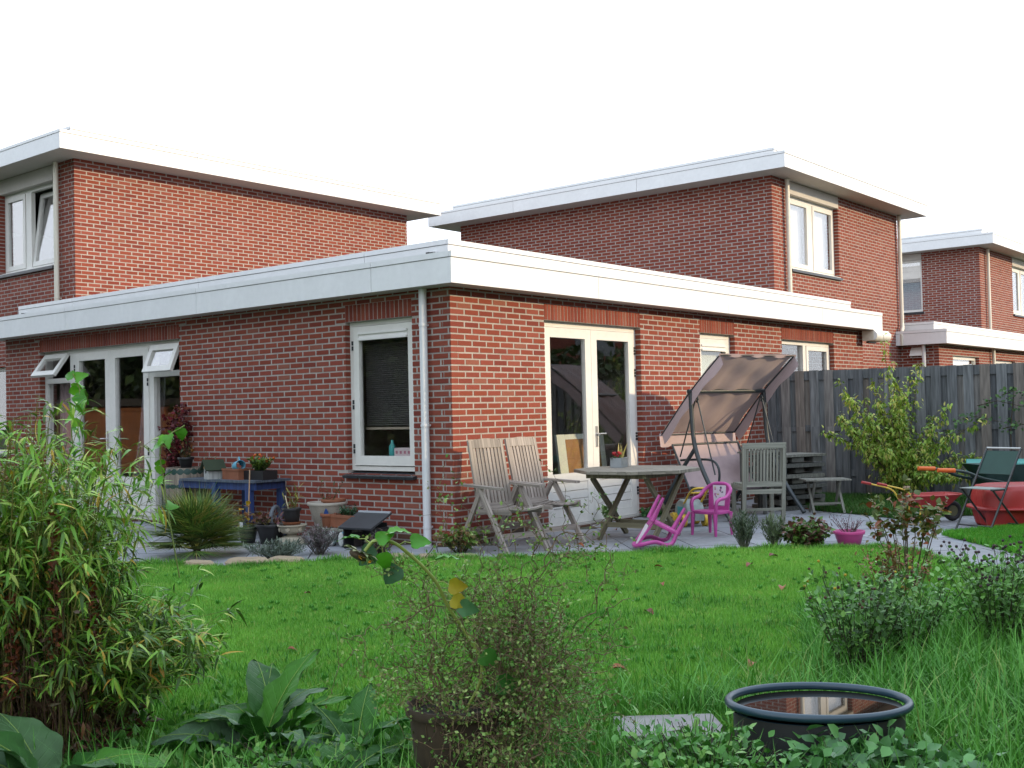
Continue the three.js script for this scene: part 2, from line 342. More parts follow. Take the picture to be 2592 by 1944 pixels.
function hinge(p, u, y, w) { obj('hinge', [bb(u - .008, u + .008, y - .05, y - .005, w, w + .014), bb(u - .008, u + .008, y + .005, y + .05, w, w + .014)], MAT.darkMetal, p); }
{ // window beside the corner on the left facade
  const w = part('window', EXT, FL), a = ZL - 1.53, b = ZL - .53, y0 = .69, y1 = 2.3, r = -.07;
  obj('frame', ring(a, b, y0 + .03, y1, .045, r, .07), MAT.frame, w);
  obj('sash', ring(a + .06, b - .035, y0 + .085, y1 - .05, .085, r + .012, .05, .1, .07), MAT.frame, w);
  obj('vent_grille', [bb(a + .15, b - .125, 2.1, 2.125, r - .01, r + .035), bb(a + .15, b - .125, 2.125, 2.165, r - .01, r + .012), bb(a + .15, b - .125, 2.165, 2.19, r - .01, r + .03)], MAT.white, w);
  obj('pane', bb(a + .14, b - .11, .87, 2.105, r - .02, r - .014), MAT.glass, w);
  for (const y of [2.05, 1.42, .95]) hinge(w, a + .055, y, r + .012);
  const n = 9, s = part('window_sill', EXT, FL);
  for (let i = 0; i < n; i++) obj('sill_tile', box((b - a + .06) / n - .006, .03, .15, a - .03 + (i + .5) * (b - a + .06) / n, .672, -.02, .22), MAT.sill, s);
  // things inside
  const bl = part('blind', EXT, FL); for (let i = 0; i < 40; i++) obj('blind_slat', box(b - a - .2, .003, .024, (a + b) / 2, 2.06 - i * .022, -.2, .75), std(lin(.06, .056, .05)), bl);
  obj('blind_rail', bb(a + .1, b - .1, 1.15, 1.175, -.21, -.185), std(lin(.3, .25, .19)), bl);
}
{ // doors with sidelights on the left facade
  const a = ZL - 8.03, b = ZL - 4.58, r = -.08, U = z => ZL + z, w = part('window', EXT, FL);
  obj('frame', [...ring(a, b, .02, 2.31, .06, r, .09), bb(U(-7.33), U(-7.2), .08, 2.25, r - .09, r), bb(U(-5.37), U(-5.27), .08, 2.25, r - .09, r), bb(a + .06, U(-7.33), 1.86, 1.93, r - .09, r), bb(U(-5.27), b - .06, 1.86, 1.93, r - .09, r), bb(a + .06, U(-7.33), .08, .5, r - .06, r - .02), bb(U(-5.27), b - .06, .08, .14, r - .06, r - .02)], MAT.frame, w);
  obj('pane', bb(a + .06, U(-7.33), .5, 1.86, r - .05, r - .044), MAT.glass, w);
  obj('pane', bb(U(-5.27), b - .06, .14, 1.86, r - .05, r - .044), MAT.glass, w);
  for (const [p, q, hd] of [[-7.198, -6.287, 1], [-6.283, -5.372, 0]]) {
    const d = part('door', EXT, FL);
    obj('door_frame', ring(U(p), U(q), .06, 2.25, .12, r + .012, .06, .5, .1), MAT.frame, d);
    obj('pane', bb(U(p) + .12, U(q) - .12, .56, 2.15, r - .03, r - .024), MAT.glass, d);
    for (const y of [2.05, 1.8, .9, .3]) hinge(d, hd ? U(p) + .012 : U(q) - .012, y, r + .012);
    if (hd) obj('handle', [bb(U(q) - .075, U(q) - .045, .95, 1.17, r + .012, r + .022), rod(V(U(q) - .06, 1.07, r + .02), V(U(q) - .06, 1.07, r + .065), .009), rod(V(U(q) - .06, 1.07, r + .06), V(U(q) - .18, 1.07, r + .06), .009)], MAT.steel, d);
  }
  for (const [p, q, ang, lab] of [[a + .06, U(-7.33), 36, 'steeply opened'], [U(-5.27), b - .06, 22, 'slightly opened']]) {   // top-hung casements pushed open
    const c = part('casement', EXT, M4().multiplyMatrices(FL, M4().makeTranslation(0, 2.255, r + .012).multiply(M4().makeRotationX(-ang * D2R))));
    c.userData.label = lab + ' top-hung casement';
    obj('casement_frame', ring(p + .004, q - .004, -.37, 0, .075, .03, .045), MAT.frame, c);
    obj('pane', bb(p + .075, q - .075, -.3, -.07, -.002, .004), MAT.glassUp, c);
  }
  const cu = part('curtain', EXT, FL); cu.userData.label = 'mauve curtain behind the left sidelight';
  const curtain = (u0, u1, top, bot, w0, sway, mat) => { const g = new THREE.PlaneGeometry(u1 - u0, top - bot, 36, 10), p = g.attributes.position; for (let i = 0; i < p.count; i++) { const x = p.getX(i), y = p.getY(i); p.setZ(i, .03 * Math.sin(x * 48) + .012 * Math.sin(x * 113)); p.setX(i, x + sway * (.5 - y / (top - bot)) ** 2); } g.translate((u0 + u1) / 2, (top + bot) / 2, w0); g.computeVertexNormals(); obj('curtain_cloth', g, mat, cu); };
  curtain(a + .1, U(-7.3), 1.9, .5, -.24, 0, std(lin(.42, .3, .32), { map: weave }));
  curtain(U(-5.75), U(-5.3), 2.15, .5, -.26, -.3, std(lin(.2, .2, .22), { map: weave }));
}
{ // French doors on the right facade
  const a = 1.51, b = 3.43, r = -.08, m = 2.47;
  const w = part('door_frame', EXT, FR);
  obj('frame', [bb(a, a + .06, .01, 2.3, r - .1, r), bb(b - .06, b, .01, 2.3, r - .1, r), bb(a + .06, b - .06, 2.24, 2.3, r - .1, r)], MAT.frame, w);
  obj('threshold', bb(a, b, -.02, .03, r - .1, r + .05), std(lin(.45, .43, .4)), w);
  for (const [p, q, right] of [[a + .063, m - .002, 0], [m + .002, b - .063, 1]]) {
    const d = part('door', EXT, FR);
    obj('door_frame', ring(p, q, .035, 2.235, .115, r + .014, .055, .09, .11), MAT.frame, d);
    obj('mid_rail', bb(p + .115, q - .115, .5, .6, r - .041, r + .01), MAT.frame, d);
    for (let i = 0; i < 4; i++) obj('door_plank', bb(p + .115, q - .115, .127 + i * .0935, .214 + i * .0935, r - .03, r + .006), MAT.frame, d);
    obj('pane', bb(p + .11, q - .11, .59, 2.13, r - .02, r - .014), MAT.glass, d);
    if (right) {
      obj('handle', [bb(p + .05, p + .085, .88, 1.12, r + .014, r + .024), rod(V(p + .067, 1.03, r + .02), V(p + .067, 1.03, r + .07), .01), rod(V(p + .067, 1.03, r + .065), V(p + .19, 1.03, r + .065), .009)], MAT.steel, d);
      for (const y of [2.02, 1.75, .98, .32]) obj('hinge', [0, 1, 2].map(i => bb(q + .005, q + .035, y - .05 + i * .035, y - .025 + i * .035, r + .0, r + .02)), MAT.darkMetal, d);
    }
  }
}
for (const [a, b, y0, mid] of [[4.87, 5.83, .77, 0], [7.29, 9.18, .9, 1]]) {   // the two windows further along
  const w = part('window', EXT, FR), r = -.08;
  obj('frame', [...ring(a, b, y0, 2.3, .06, r, .08), ...(mid ? [bb((a + b) / 2 - .05, (a + b) / 2 + .05, y0 + .06, 2.24, r - .08, r)] : [])], MAT.frame, w);
  if (mid) { obj('sash', ring((a + b) / 2 + .055, b - .065, y0 + .065, 2.235, .07, r + .012, .05), MAT.frame, w); obj('pane', bb(a + .05, (a + b) / 2 - .04, y0 + .05, 2.25, r - .05, r - .044), MAT.glass, w); obj('pane', bb((a + b) / 2 + .12, b - .13, y0 + .13, 2.17, r - .03, r - .024), MAT.glass, w); }
  else {
    obj('sash', ring(a + .065, b - .065, y0 + .065, 2.235, .08, r + .012, .05), MAT.frame, w); obj('pane', bb(a + .14, b - .14, y0 + .14, 2.16, r - .03, r - .024), MAT.glass, w);
    obj('vent_grille', [bb(a + .145, b - .145, 2.07, 2.095, r - .01, r + .035), bb(a + .145, b - .145, 2.095, 2.13, r - .01, r + .012), bb(a + .145, b - .145, 2.13, 2.155, r - .01, r + .03)], MAT.white, w);
    obj('roller_blind', bb(a + .1, b - .1, y0 + .1, 2.15, -.2, -.19), std(lin(.45, .5, .42), { map: weave }), w);
  }
  obj('sill', box(b - a + .06, .03, .14, (a + b) / 2, y0 - .018, -.02, .2), MAT.sill, w);
}
// overflow slots in the upper edge, a dark mouth with a little spout
for (const z of [-.35, -8.72]) { const s = grp('overflow_spout', EXT); s.position.set(.137, 2.925, z); obj('slot', bb(-.006, -.001, -.03, .025, -.09, .0), std(lin(.01, .01, .01)), s); obj('spout', [bb(-.03, -.001, .018, .024, -.02, .07), bb(-.03, -.001, -.012, .018, .064, .07)], MAT.fascia, s); }
// ---- the two-storey houses
function upperHouse(label, x0, x1, z1, z0, cfg) {
  const H = thing('brick_house', label, 'house');
  const y0 = cfg.y0 ?? 2.5, fr = wallFrame(x0, z1, 1, 0), fl = wallFrame(x0, z0, 0, 1);
  brickWall(H, { o: [x0, z0], d: [0, 1], L: z1 - z0, y0, y1: 5.4, c1: 0, holes: cfg.left || [] });
  brickWall(H, { o: [x0, z1], d: [1, 0], L: x1 - x0, y0, y1: 5.4, c0: 1, c1: 1, holes: cfg.front || [] });
  brickWall(H, { o: [x1, z1], d: [0, -1], L: z1 - z0, y0, y1: 5.4, c0: 0 });
  layBricks(H);
  obj('inner_wall', [bb(x0 + .1, x1 - .1, y0, 5.39, z0, z0 + .05), ...(cfg.inner || [])], MAT.room, H);
  obj('inner_floor', bb(x0 + .1, x1 - .1, 2.6, 2.63, z0 + .05, z1 - .1), MAT.roomFloor, H);
  flatRoof(H, { x0: x0 - .5, x1: x1 + .5, z0: z0 - .5, z1: z1 + .5, hb: 5.39, hg: 5.63, ht: 5.672, set: .38, u0: 5.675, ug: 5.81, ut: 5.852, off: 0 });
  return [H, fl, fr];
}
function shutterWindow(H, F, a, b, y0, top, mull, tilt, cover) {   // two-light window under a shutter box
  const w = part('window', H, F), r = -.1;
  obj('shutter_box', bb(a, b, top, 5.385, -.14, .012), MAT.soffit, w);
  obj('frame', [...ring(a, b, y0, top, .055, r, .07), bb(mull - .09, mull + .09, y0 + .055, top - .055, r - .07, r)], MAT.frame, w);
  obj('sill', [bb(a - .04, b + .04, y0 - .06, y0 - .015, -.1, .05)], MAT.sill, w);
  obj('sill_trim', bb(a, b, y0 - .015, y0 + .002, r - .05, .02), MAT.frame, w);
  const lights = [[a + .06, mull - .095], [mull + .095, b - .06]];
  lights.forEach(([p, q], i) => {
    if (tilt === i) {
      const s = part('sash', H, M4().multiplyMatrices(F, M4().makeTranslation(0, y0 + .065, r - .02).multiply(M4().makeRotationX(-7 * D2R)))); s.userData.label = 'sash tilted inwards';
      obj('sash_frame', ring(p, q, 0, top - y0 - .13, .075, .012, .05), MAT.frame, s); obj('pane', bb(p + .07, q - .07, .07, top - y0 - .2, -.02, -.014), MAT.glassUp, s);
    } else {
      obj('sash', ring(p, q, y0 + .06, top - .06, .075, r + .012, .05), MAT.frame, w); obj('pane', bb(p + .07, q - .07, y0 + .13, top - .13, r - .02, r - .014), MAT.glassUp, w);
    }
    if (cover) obj('roller_blind', bb(p, q, y0 + .1 + cover * (top - y0), top - .05, r - .16, r - .15), MAT.blindWhite, w);
  });
}
seed(12);
{ // left house behind the extension
  const x0 = .93, x1 = 8.22, z1 = -8.68, z0 = -16;
  const wz = u => -z0 + u, a = -11.1 - z0, b = -9.44 - z0 + .12;
  const [H, fl] = upperHouse('two-storey red brick house at the left with one sunlit orange-red side wall', x0, x1, z1, z0, { left: [{ a, b, y0: 3.8, y1: 5.36 }], y0: 2.6 });
  shutterWindow(H, fl, a, b, 3.8, 5.15, -10.38 - z0 + .08, 1, 0.0);
  obj('inner_wall', bb(1.6, 1.65, 0, 2.55, z0, -9.2), MAT.room, H);
  // ground floor wall that shows past the end of the extension
  brickWall(H, { o: [x0, z0], d: [0, 1], L: 16 - 9.3, y0: 0, y1: 2.6, holes: [{ a: 4.2, b: 6.55, y0: .8, y1: 2.25 }] }); layBricks(H, 60);
  const w = part('window', H, fl); obj('frame', [...ring(4.2, 6.55, .8, 2.25, .06, -.08, .07), bb(5.3, 5.4, .86, 2.19, -.15, -.08)], MAT.frame, w); obj('pane', bb(4.26, 5.3, .86, 2.19, -.13, -.124), MAT.glass, w); obj('pane', bb(5.4, 6.49, .86, 2.19, -.13, -.124), MAT.glass, w);
  obj('sill', bb(4.15, 6.6, .75, .79, -.1, .05), MAT.sill, w);
}
{ // middle house
  const x0 = 10.04, x1 = 16.07, z1 = -1.43, z0 = -8.83;
  const [H, , fr] = upperHouse('two-storey red brick house in the middle with a two-light white window', x0, x1, z1, z0, { front: [{ a: .7, b: 2.86, y0: 3.8, y1: 5.36 }], y0: .2 });
  shutterWindow(H, fr, .7, 2.86, 3.8, 5.16, 1.78, -1, 0.02);
}
{ // far house on the right with its own low extension
  const x0 = 22.45, x1 = 28.45, z1 = -1.6, z0 = -9;
  const [H, fl, fr] = upperHouse('farthest two-storey red brick house at the right edge, behind the fence', x0, x1, z1, z0, { left: [{ a: -4.35 - z0, b: -3.12 - z0, y0: 3.8, y1: 5.36 }], front: [{ a: 3.0, b: 5.1, y0: 3.78, y1: 5.36 }], y0: 2.5 });
  shutterWindow(H, fr, 3.0, 5.1, 3.78, 5.16, 4.05, -1, 0.0);
  const a = -4.35 - z0, b = -3.12 - z0, w = part('window', H, fl);
  obj('shutter_box', bb(a, b, 5.22, 5.385, -.14, .012), MAT.soffit, w); obj('frame', ring(a, b, 3.8, 5.22, .06, -.06, .07), MAT.frame, w); obj('pane', bb(a + .06, b - .06, 3.86, 5.16, -.1, -.094), MAT.glassUp, w);
  obj('roller_blind', bb(a + .06, b - .06, 4.62, 5.16, -.13, -.12), MAT.blindWhite, w); obj('sill', bb(a - .03, b + .03, 3.74, 3.79, -.1, .05), MAT.sill, w); obj('net_curtain', bb(a + .06, b - .06, 3.87, 4.62, -.15, -.14), std(lin(.45, .56, .62), { map: weave }), w);
  const E = thing('brick_extension', 'low brick extension with white roof edge of the farthest house, beyond the fence', 'house extension');
  const X0 = 16.06, X1 = 23.4, Z1 = -.61, Z0 = -6;
  const f2 = wallFrame(X0, Z1, 1, 0);
  brickWall(E, { o: [X0, Z0], d: [0, 1], L: Z1 - Z0, y0: .8, y1: 2.56, c1: 0 });
  const hs = [{ a: .9, b: 2.75, y0: .85, y1: 2.33 }, { a: 4.0, b: 5.7, y0: .85, y1: 2.3 }];
  brickWall(E, { o: [X0, Z1], d: [1, 0], L: X1 - X0, y0: .8, y1: 2.56, c0: 1, holes: hs }); layBricks(E);
  obj('inner_wall', bb(X0 + .1, X1, .8, 2.55, Z1 - 3, Z1 - 2.95), MAT.room, E);
  for (const h of hs) { const q = part('window', E, f2); obj('frame', ring(h.a, h.b, .8, h.y1, .07, -.08, .07), MAT.frame, q); obj('pane', bb(h.a + .07, h.b - .07, .87, h.y1 - .07, -.12, -.114), MAT.glass, q); obj('roller_blind', bb(h.a + .07, h.b - .07, .9, h.y1 - .07, -.2, -.19), MAT.blindWhite, q); }
  flatRoof(E, { x0: X0 - XB, x1: X1 + XB, z0: Z0, z1: Z1 + XB, hb: 2.5526, hg: 2.8035, ht: 2.858, set: .3925, u0: 2.861, ug: 3.006, ut: 3.0559, off: .4 });
  const v = thing('vent_hood', 'white vent hood on the shaded wall under the far extension roof edge', 'vent', [X0, 2.38, -1.06]);
  obj('hood', bar(V(-.005, .12, 0), V(-.16, -.06, 0), .26, .012, V(1, 1, 0)), MAT.white, v);
  obj('hood_side', [bb(-.1, 0, -.1, .06, -.13, -.118), bb(-.1, 0, -.1, .06, .118, .13)], MAT.white, v); obj('louvre', [0, 1, 2].map(i => bb(-.13, -.005, -.1 + i * .035, -.094 + i * .035, -.117, .117)), MAT.pvc, v);
}
// ---- downpipes
clampPipe('downpipe', 'white plastic downpipe on the shaded wall beside the near brick corner', -.075, -.3, -.05, 2.552, MAT.pvc, [-1, 0], [2.19, 1.19, .18]);
clampPipe('downpipe', 'cream downpipe at the corner of the left house with the sunlit wall', .855, -9.1, 2.95, 5.388, MAT.pvcCream, [-1, 0], [4.75, 3.25]);
clampPipe('downpipe', 'cream downpipe left of the two-light window of the middle house', 10.51, -1.355, 2.95, 5.388, MAT.pvcCream, [0, 1], [4.7, 3.6]);
clampPipe('downpipe', 'cream downpipe with a swan-neck bend on the right-hand corner of the middle house', 16.0, -1.355, 3.12, 5.388, MAT.pvcCream, [0, 1], [4.6], null, [[0, 3.14, 0], [0, 3.02, 0], [-.03, 2.95, .02], [-.14, 2.86, .04], [-.17, 2.78, .05], [-.17, 2.55, .05]]);
clampPipe('downpipe', 'cream downpipe on the sunlit front of the farthest house', 22.95, -1.525, 2.9, 5.388, MAT.pvcCream, [0, 1], [4.6]);
clampPipe('downpipe', 'short downpipe between two low windows of the far extension', 19.7, -.535, .8, 2.55, MAT.pvcCream, [0, 1], [2.3]);
clampPipe('downpipe', 'white downpipe in the nook between middle house and far extension', 15.98, -.9, .8, 2.55, MAT.pvc, [-1, 0], [2.2]);
{ // wall lamp box under the end of the roof edge
  const t = thing('awning_box', 'white rounded box mounted on the wall under the right end of the near roof edge', 'wall box', [10.55, 2.46, .06]); t.scale.set(.8, .9, 1);
  const s = new THREE.Shape(); s.moveTo(0, -.09); s.lineTo(.2, -.09); s.quadraticCurveTo(.26, -.05, .25, .03); s.lineTo(.2, .09); s.lineTo(0, .09);
  const g = new THREE.ExtrudeGeometry(s, { depth: .78, bevelEnabled: true, bevelSize: .008, bevelThickness: .008, bevelSegments: 2 }); g.rotateY(-Math.PI / 2); g.translate(.39, 0, 0);
  obj('housing', g, MAT.white, t); obj('end_cap', [bb(-.405, -.392, -.09, .09, 0, .2)], MAT.pvcCream, t); obj('bracket', [bb(-.2, .2, -.13, -.09, .0, .05)], MAT.darkMetal, t);
}
// ---------------------------------------------------------------- ground
const flat = (pts, y) => { const g = new THREE.ShapeGeometry(new THREE.Shape(pts.map(p => new THREE.Vector2(p[0], -p[1])))); g.rotateX(-Math.PI / 2); g.translate(0, y, 0); return boxUV(g); };
const inside = (pts, x, z) => { let c = false; for (let i = 0, j = pts.length - 1; i < pts.length; j = i++) { const [xi, zi] = pts[i], [xj, zj] = pts[j]; if ((zi > z) !== (zj > z) && x < (xj - xi) * (z - zi) / (zj - zi) + xi) c = !c; } return c; };
const distTo = (pts, x, z) => { let m = 1e9; for (let i = 0; i < pts.length - 1; i++) { const [ax, az] = pts[i], [bx, bz] = pts[i + 1], dx = bx - ax, dz = bz - az, t = Math.max(0, Math.min(1, ((x - ax) * dx + (z - az) * dz) / (dx * dx + dz * dz))); m = Math.min(m, Math.hypot(x - ax - t * dx, z - az - t * dz)); } return m; };
struct('ground', bb(-250, 250, -.5, -.06, -250, 250), std(lin(.06, .085, .03), { map: soilTex, roughness: 1 }));
const EDGE = [[-2.9, -11], [-2.75, -6], [-2.62, -3], [-2.5, -1.5], [-2.26, -.65], [-1.81, -.35], [-1.24, .16], [-.85, .74], [-.55, 1.15], [.08, 1.69], [.70, 2.27], [1.24, 2.91], [1.55, 3.4], [1.62, 3.7], [1.4, 4.0], [1.01, 4.41], [.77, 4.66], [.34, 5.15], [-.5, 6.1], [-1.6, 7.3], [-3, 8.8]];
const PATCH = [[3.05, 3.7], [2.39, 4.29], [1.91, 4.74], [1.0, 5.7], [0, 6.8], [-1, 8], [6, 9], [6.5, 4.6], [4.5, 4.45], [3.55, 3.95]];
const STRIP = [[4.95, 1.55], [4.67, 2.27], [4.38, 2.75], [4.75, 3.0], [5.2, 3.4], [6.4, 4.2], [7.5, 5.2], [7.48, 3.9], [6.98, 1.2], [6.74, .05], [5.9, .3]];
const LAWN = [...EDGE, [-7, 9.5], [-9, 9], [-11, 2], [-8, -6], [-5, -11]];
struct('patio', bb(-3.2, 7.6, -.09, -.012, -11, 9), std(lin(.11, .1, .085), { map: soilTex, roughness: 1 }));
{ // grey concrete slabs laid diagonally
  seed(21);
  const patio = scene.getObjectByName('patio'), S = .6, c = Math.SQRT1_2, g = new THREE.BoxGeometry(S - .01, .05, S - .01); boxUV(g);
  const bevel = [0, 1, 2].map(k => { const q = boxUV(new THREE.BoxGeometry(S - .011, .05, S - .011)), uv = q.attributes.uv; for (let i = 0; i < uv.count; i++) uv.setXY(i, uv.getX(i) + k * .37, uv.getY(i) + k * .61); return q; });
  const cols = [[.35, .355, .37], [.32, .325, .345], [.38, .382, .39], [.335, .33, .33]].map(q => std(lin(...q), { map: slabTex, bumpMap: gritBump, bumpScale: .002, roughness: .8 }));
  const items = [];
  for (let i = -30; i < 30; i++) for (let j = -30; j < 30; j++) {
    const a = i * S + .12, b = (j + (i & 1) * .5) * S + .3, x = c * (a + b), z = c * (a - b);
    if (x > 7.4 || x < -3.1 || z > 8.8 || z < -10.8) continue;
    if (x > .35 && z < -.35 || z < -.05 && x > -.1) continue;
    if (x > .28 - 0 && z < -.4) continue;
    const inL = inside(LAWN, x, z) && distTo(EDGE, x, z) > .5, inP = inside(PATCH, x, z) && distTo([...PATCH, PATCH[0]], x, z) > .5;
    if (inL || inP || inside(STRIP, x, z) && distTo([...STRIP, STRIP[0]], x, z) > .5) continue;
    items.push([x, z, V(x, 0, z).distanceTo(EYE)]);
  }
  items.sort((p, q) => p[2] - q[2]);
  items.slice(0, 300).forEach(([x, z]) => { const o = obj('paving_slab', pick(bevel), pick(cols), patio); o.position.set(x, -.027 + rr(-.0015, .0015), z); o.rotation.y = Math.PI / 4; });
}
const lawnMat = std(lin(.035, .1, .012), { map: soilTex, roughness: 1 });
struct('lawn', flat(LAWN, .006), lawnMat);
struct('grass_patch', flat(PATCH, .007), lawnMat);
struct('grass_strip', flat(STRIP, .008), std(lin(.03, .06, .015), { map: soilTex, roughness: 1 }));
{ // stone pieces set flush in the lawn in front
  seed(5); const st = thing('stepping_stone', 'pale flat stepping stone in the grass left of the water tub', 'stepping stone', [-4.28, .05, 5.04], -.884);
  const q = new THREE.Shape(); q.moveTo(-.2, -.13); q.lineTo(.19, -.14); q.lineTo(.21, .12); q.lineTo(.02, .15); q.lineTo(-.21, .13); q.closePath(); const sg = new THREE.ExtrudeGeometry(q, { depth: .04, bevelEnabled: true, bevelSize: .008, bevelThickness: .006, bevelSegments: 2 }); sg.rotateX(Math.PI / 2); obj('slab', boxUV(sg), std(lin(.34, .31, .29), { map: slabTex, bumpMap: gritBump, bumpScale: .003 }), st);
}
// ---------------------------------------------------------------- fence
{
  seed(22);
  const t = thing('wooden_fence', 'dark grey board-on-board wooden fence running from the house to the right edge', 'fence', [6.75, 0, .02], -.19 + Math.PI / 2 + Math.PI);
  // local x runs along the fence away from the house wall, the boards face -z after the turn
  const cols = ['#7a7e80', '#6a6e71', '#868481', '#62666a', '#837c75', '#74787a'].map(c => std(C(c), { map: grain, roughness: .85 }));
  const P = .204, n = 30, H = 1.8;
  t.rotation.y = -(Math.PI / 2 - .19);
  for (let i = 0; i < n; i++) {
    obj('board', bb(i * P, i * P + .124, .03, H - rr(0, .006), .014, .032), pick(cols), t);
    if (i < n - 1) obj('back_board', bb(i * P + .11, i * P + .232, .03, H - .02, -.035, -.015), pick(cols), t);
  }
  for (const y of [.35, .98, 1.71]) obj('rail', bb(0, n * P, y - .045, y + (y > 1.6 ? .085 : .045), -.014, .009), cols[1], t);
  for (let i = 0; i < 4; i++) obj('post', bb(i * 1.83 + .02, i * 1.83 + .1, -.1, 1.74, -.12, -.036), cols[2], t);
}
// ---------------------------------------------------------------- beyond the frame: what shades and what the panes mirror
{
  const H = thing('terraced_house', 'brick house row with a flat roof across the gardens, behind the camera', 'house', [4, 0, 17]);
  const z = -1.2;
  obj('wall', [bb(-24, 26, 0, 5.15, z, z + .1), bb(-24, 26, 0, 5.15, 6, 6.1), bb(-24, -23.9, 0, 5.15, z + .1, 6), bb(25.9, 26, 0, 5.15, z + .1, 6)], std(C('#8c3d2c'), { map: grit }), H);
  obj('roof', bb(-24.5, 26.5, 5.15, 5.42, z - .5, 6.6), MAT.fascia, H);
  for (let i = 0; i < 8; i++) obj('window', bb(-22 + i * 6, -19.5 + i * 6, 3.3, 4.7, z - .03, z - .004), std(lin(.1, .12, .14), { roughness: .1 }), H);
}
function crownTree(name, label, cat, x, z, h, r, col, n, s, trunk = .12, base = .25, group) {
  const t = thing(name, label, cat, [x, 0, z], 0, group), bark = std(lin(.06, .045, .035));
  obj('trunk', stem([V(0, -.1, 0), V(.05, h * .3, 0), V(0, h * .6, .06), V(.04, h * .85, 0)], trunk, trunk * .25, 8), bark, t);
  const g = leafGeo(1, .32, { seg: 2 }), im = new THREE.InstancedMesh(g, leafMat('#ffffff', .25), n), c = new THREE.Color();
  const clumps = []; for (let i = 0; i < 26; i++) { const d = randDir(), q = Math.cbrt(rnd()); clumps.push([V(d.x * r * q, h * (base + (1 - base) * .5) + d.y * h * (1 - base) * .5 * q, d.z * r * q), rr(.25, .5) * r]); }
  for (let i = 0; i < n; i++) { const [p, q] = pick(clumps), d = randDir(); im.setMatrixAt(i, lay(p.clone().addScaledVector(d, q * Math.cbrt(rnd())), randDir(), randDir(), s * rr(.7, 1.3))); im.setColorAt(i, c.set(pick(col))); }
  im.name = 'crown'; im.userData.kind = 'stuff'; im.castShadow = im.receiveShadow = true; t.add(im); return t;
}
seed(31);
const DARK = ['#2f4a1c', '#3a5522', '#28401a', '#44602a'];
for (let i = 0; i < 7; i++) crownTree('garden_tree', 'dark leafy tree at the far left of the garden, outside the frame', 'tree', -11.5 + rr(-1.5, 1), -5 - i * 4.4, rr(5.5, 8.5), rr(2.2, 2.9), DARK, 4200, .42, .14, .12, 'garden trees left of the frame');
for (let i = 0; i < 7; i++) crownTree('hedge_bush', 'dense dark hedge bush at the right-hand garden boundary, outside the frame', 'hedge', 5.5 + i * 2.1, 9.3 + rr(-.3, .3), rr(2.6, 3.1), 1.35, DARK, 1900, .22, .06, .03, 'hedge bushes right of the frame');
for (let i = 0; i < 11; i++) crownTree('hedge_bush', 'tall dense dark hedge bush along the left garden boundary, outside the frame', 'hedge', -10 + rr(-.3, .3), -3.2 - i * 2.1, rr(4.2, 4.9), 1.7, ['#2a3d1a', '#31461d', '#263818'], 5600, .24, .06, .02, 'hedge bushes left of the frame');
{ // timber shed that the left panes mirror
  const t = thing('garden_shed', 'orange-brown timber shed with a dark low roof left of the frame', 'shed', [-7.6, 0, -17.5], .35);
  const m = std(lin(.34, .13, .05), { map: grain }); for (let i = 0; i < 12; i++) obj('plank', bb(-2, 2, i * .14, i * .14 + .13, -.01, .02), m, t);
  obj('wall', [bb(-2, 2, 0, 1.66, -2, -.03)], m, t); obj('roof', [bb(-2.2, 2.2, 1.68, 1.85, -2.2, .2)], std(lin(.03, .03, .03)), t);
}
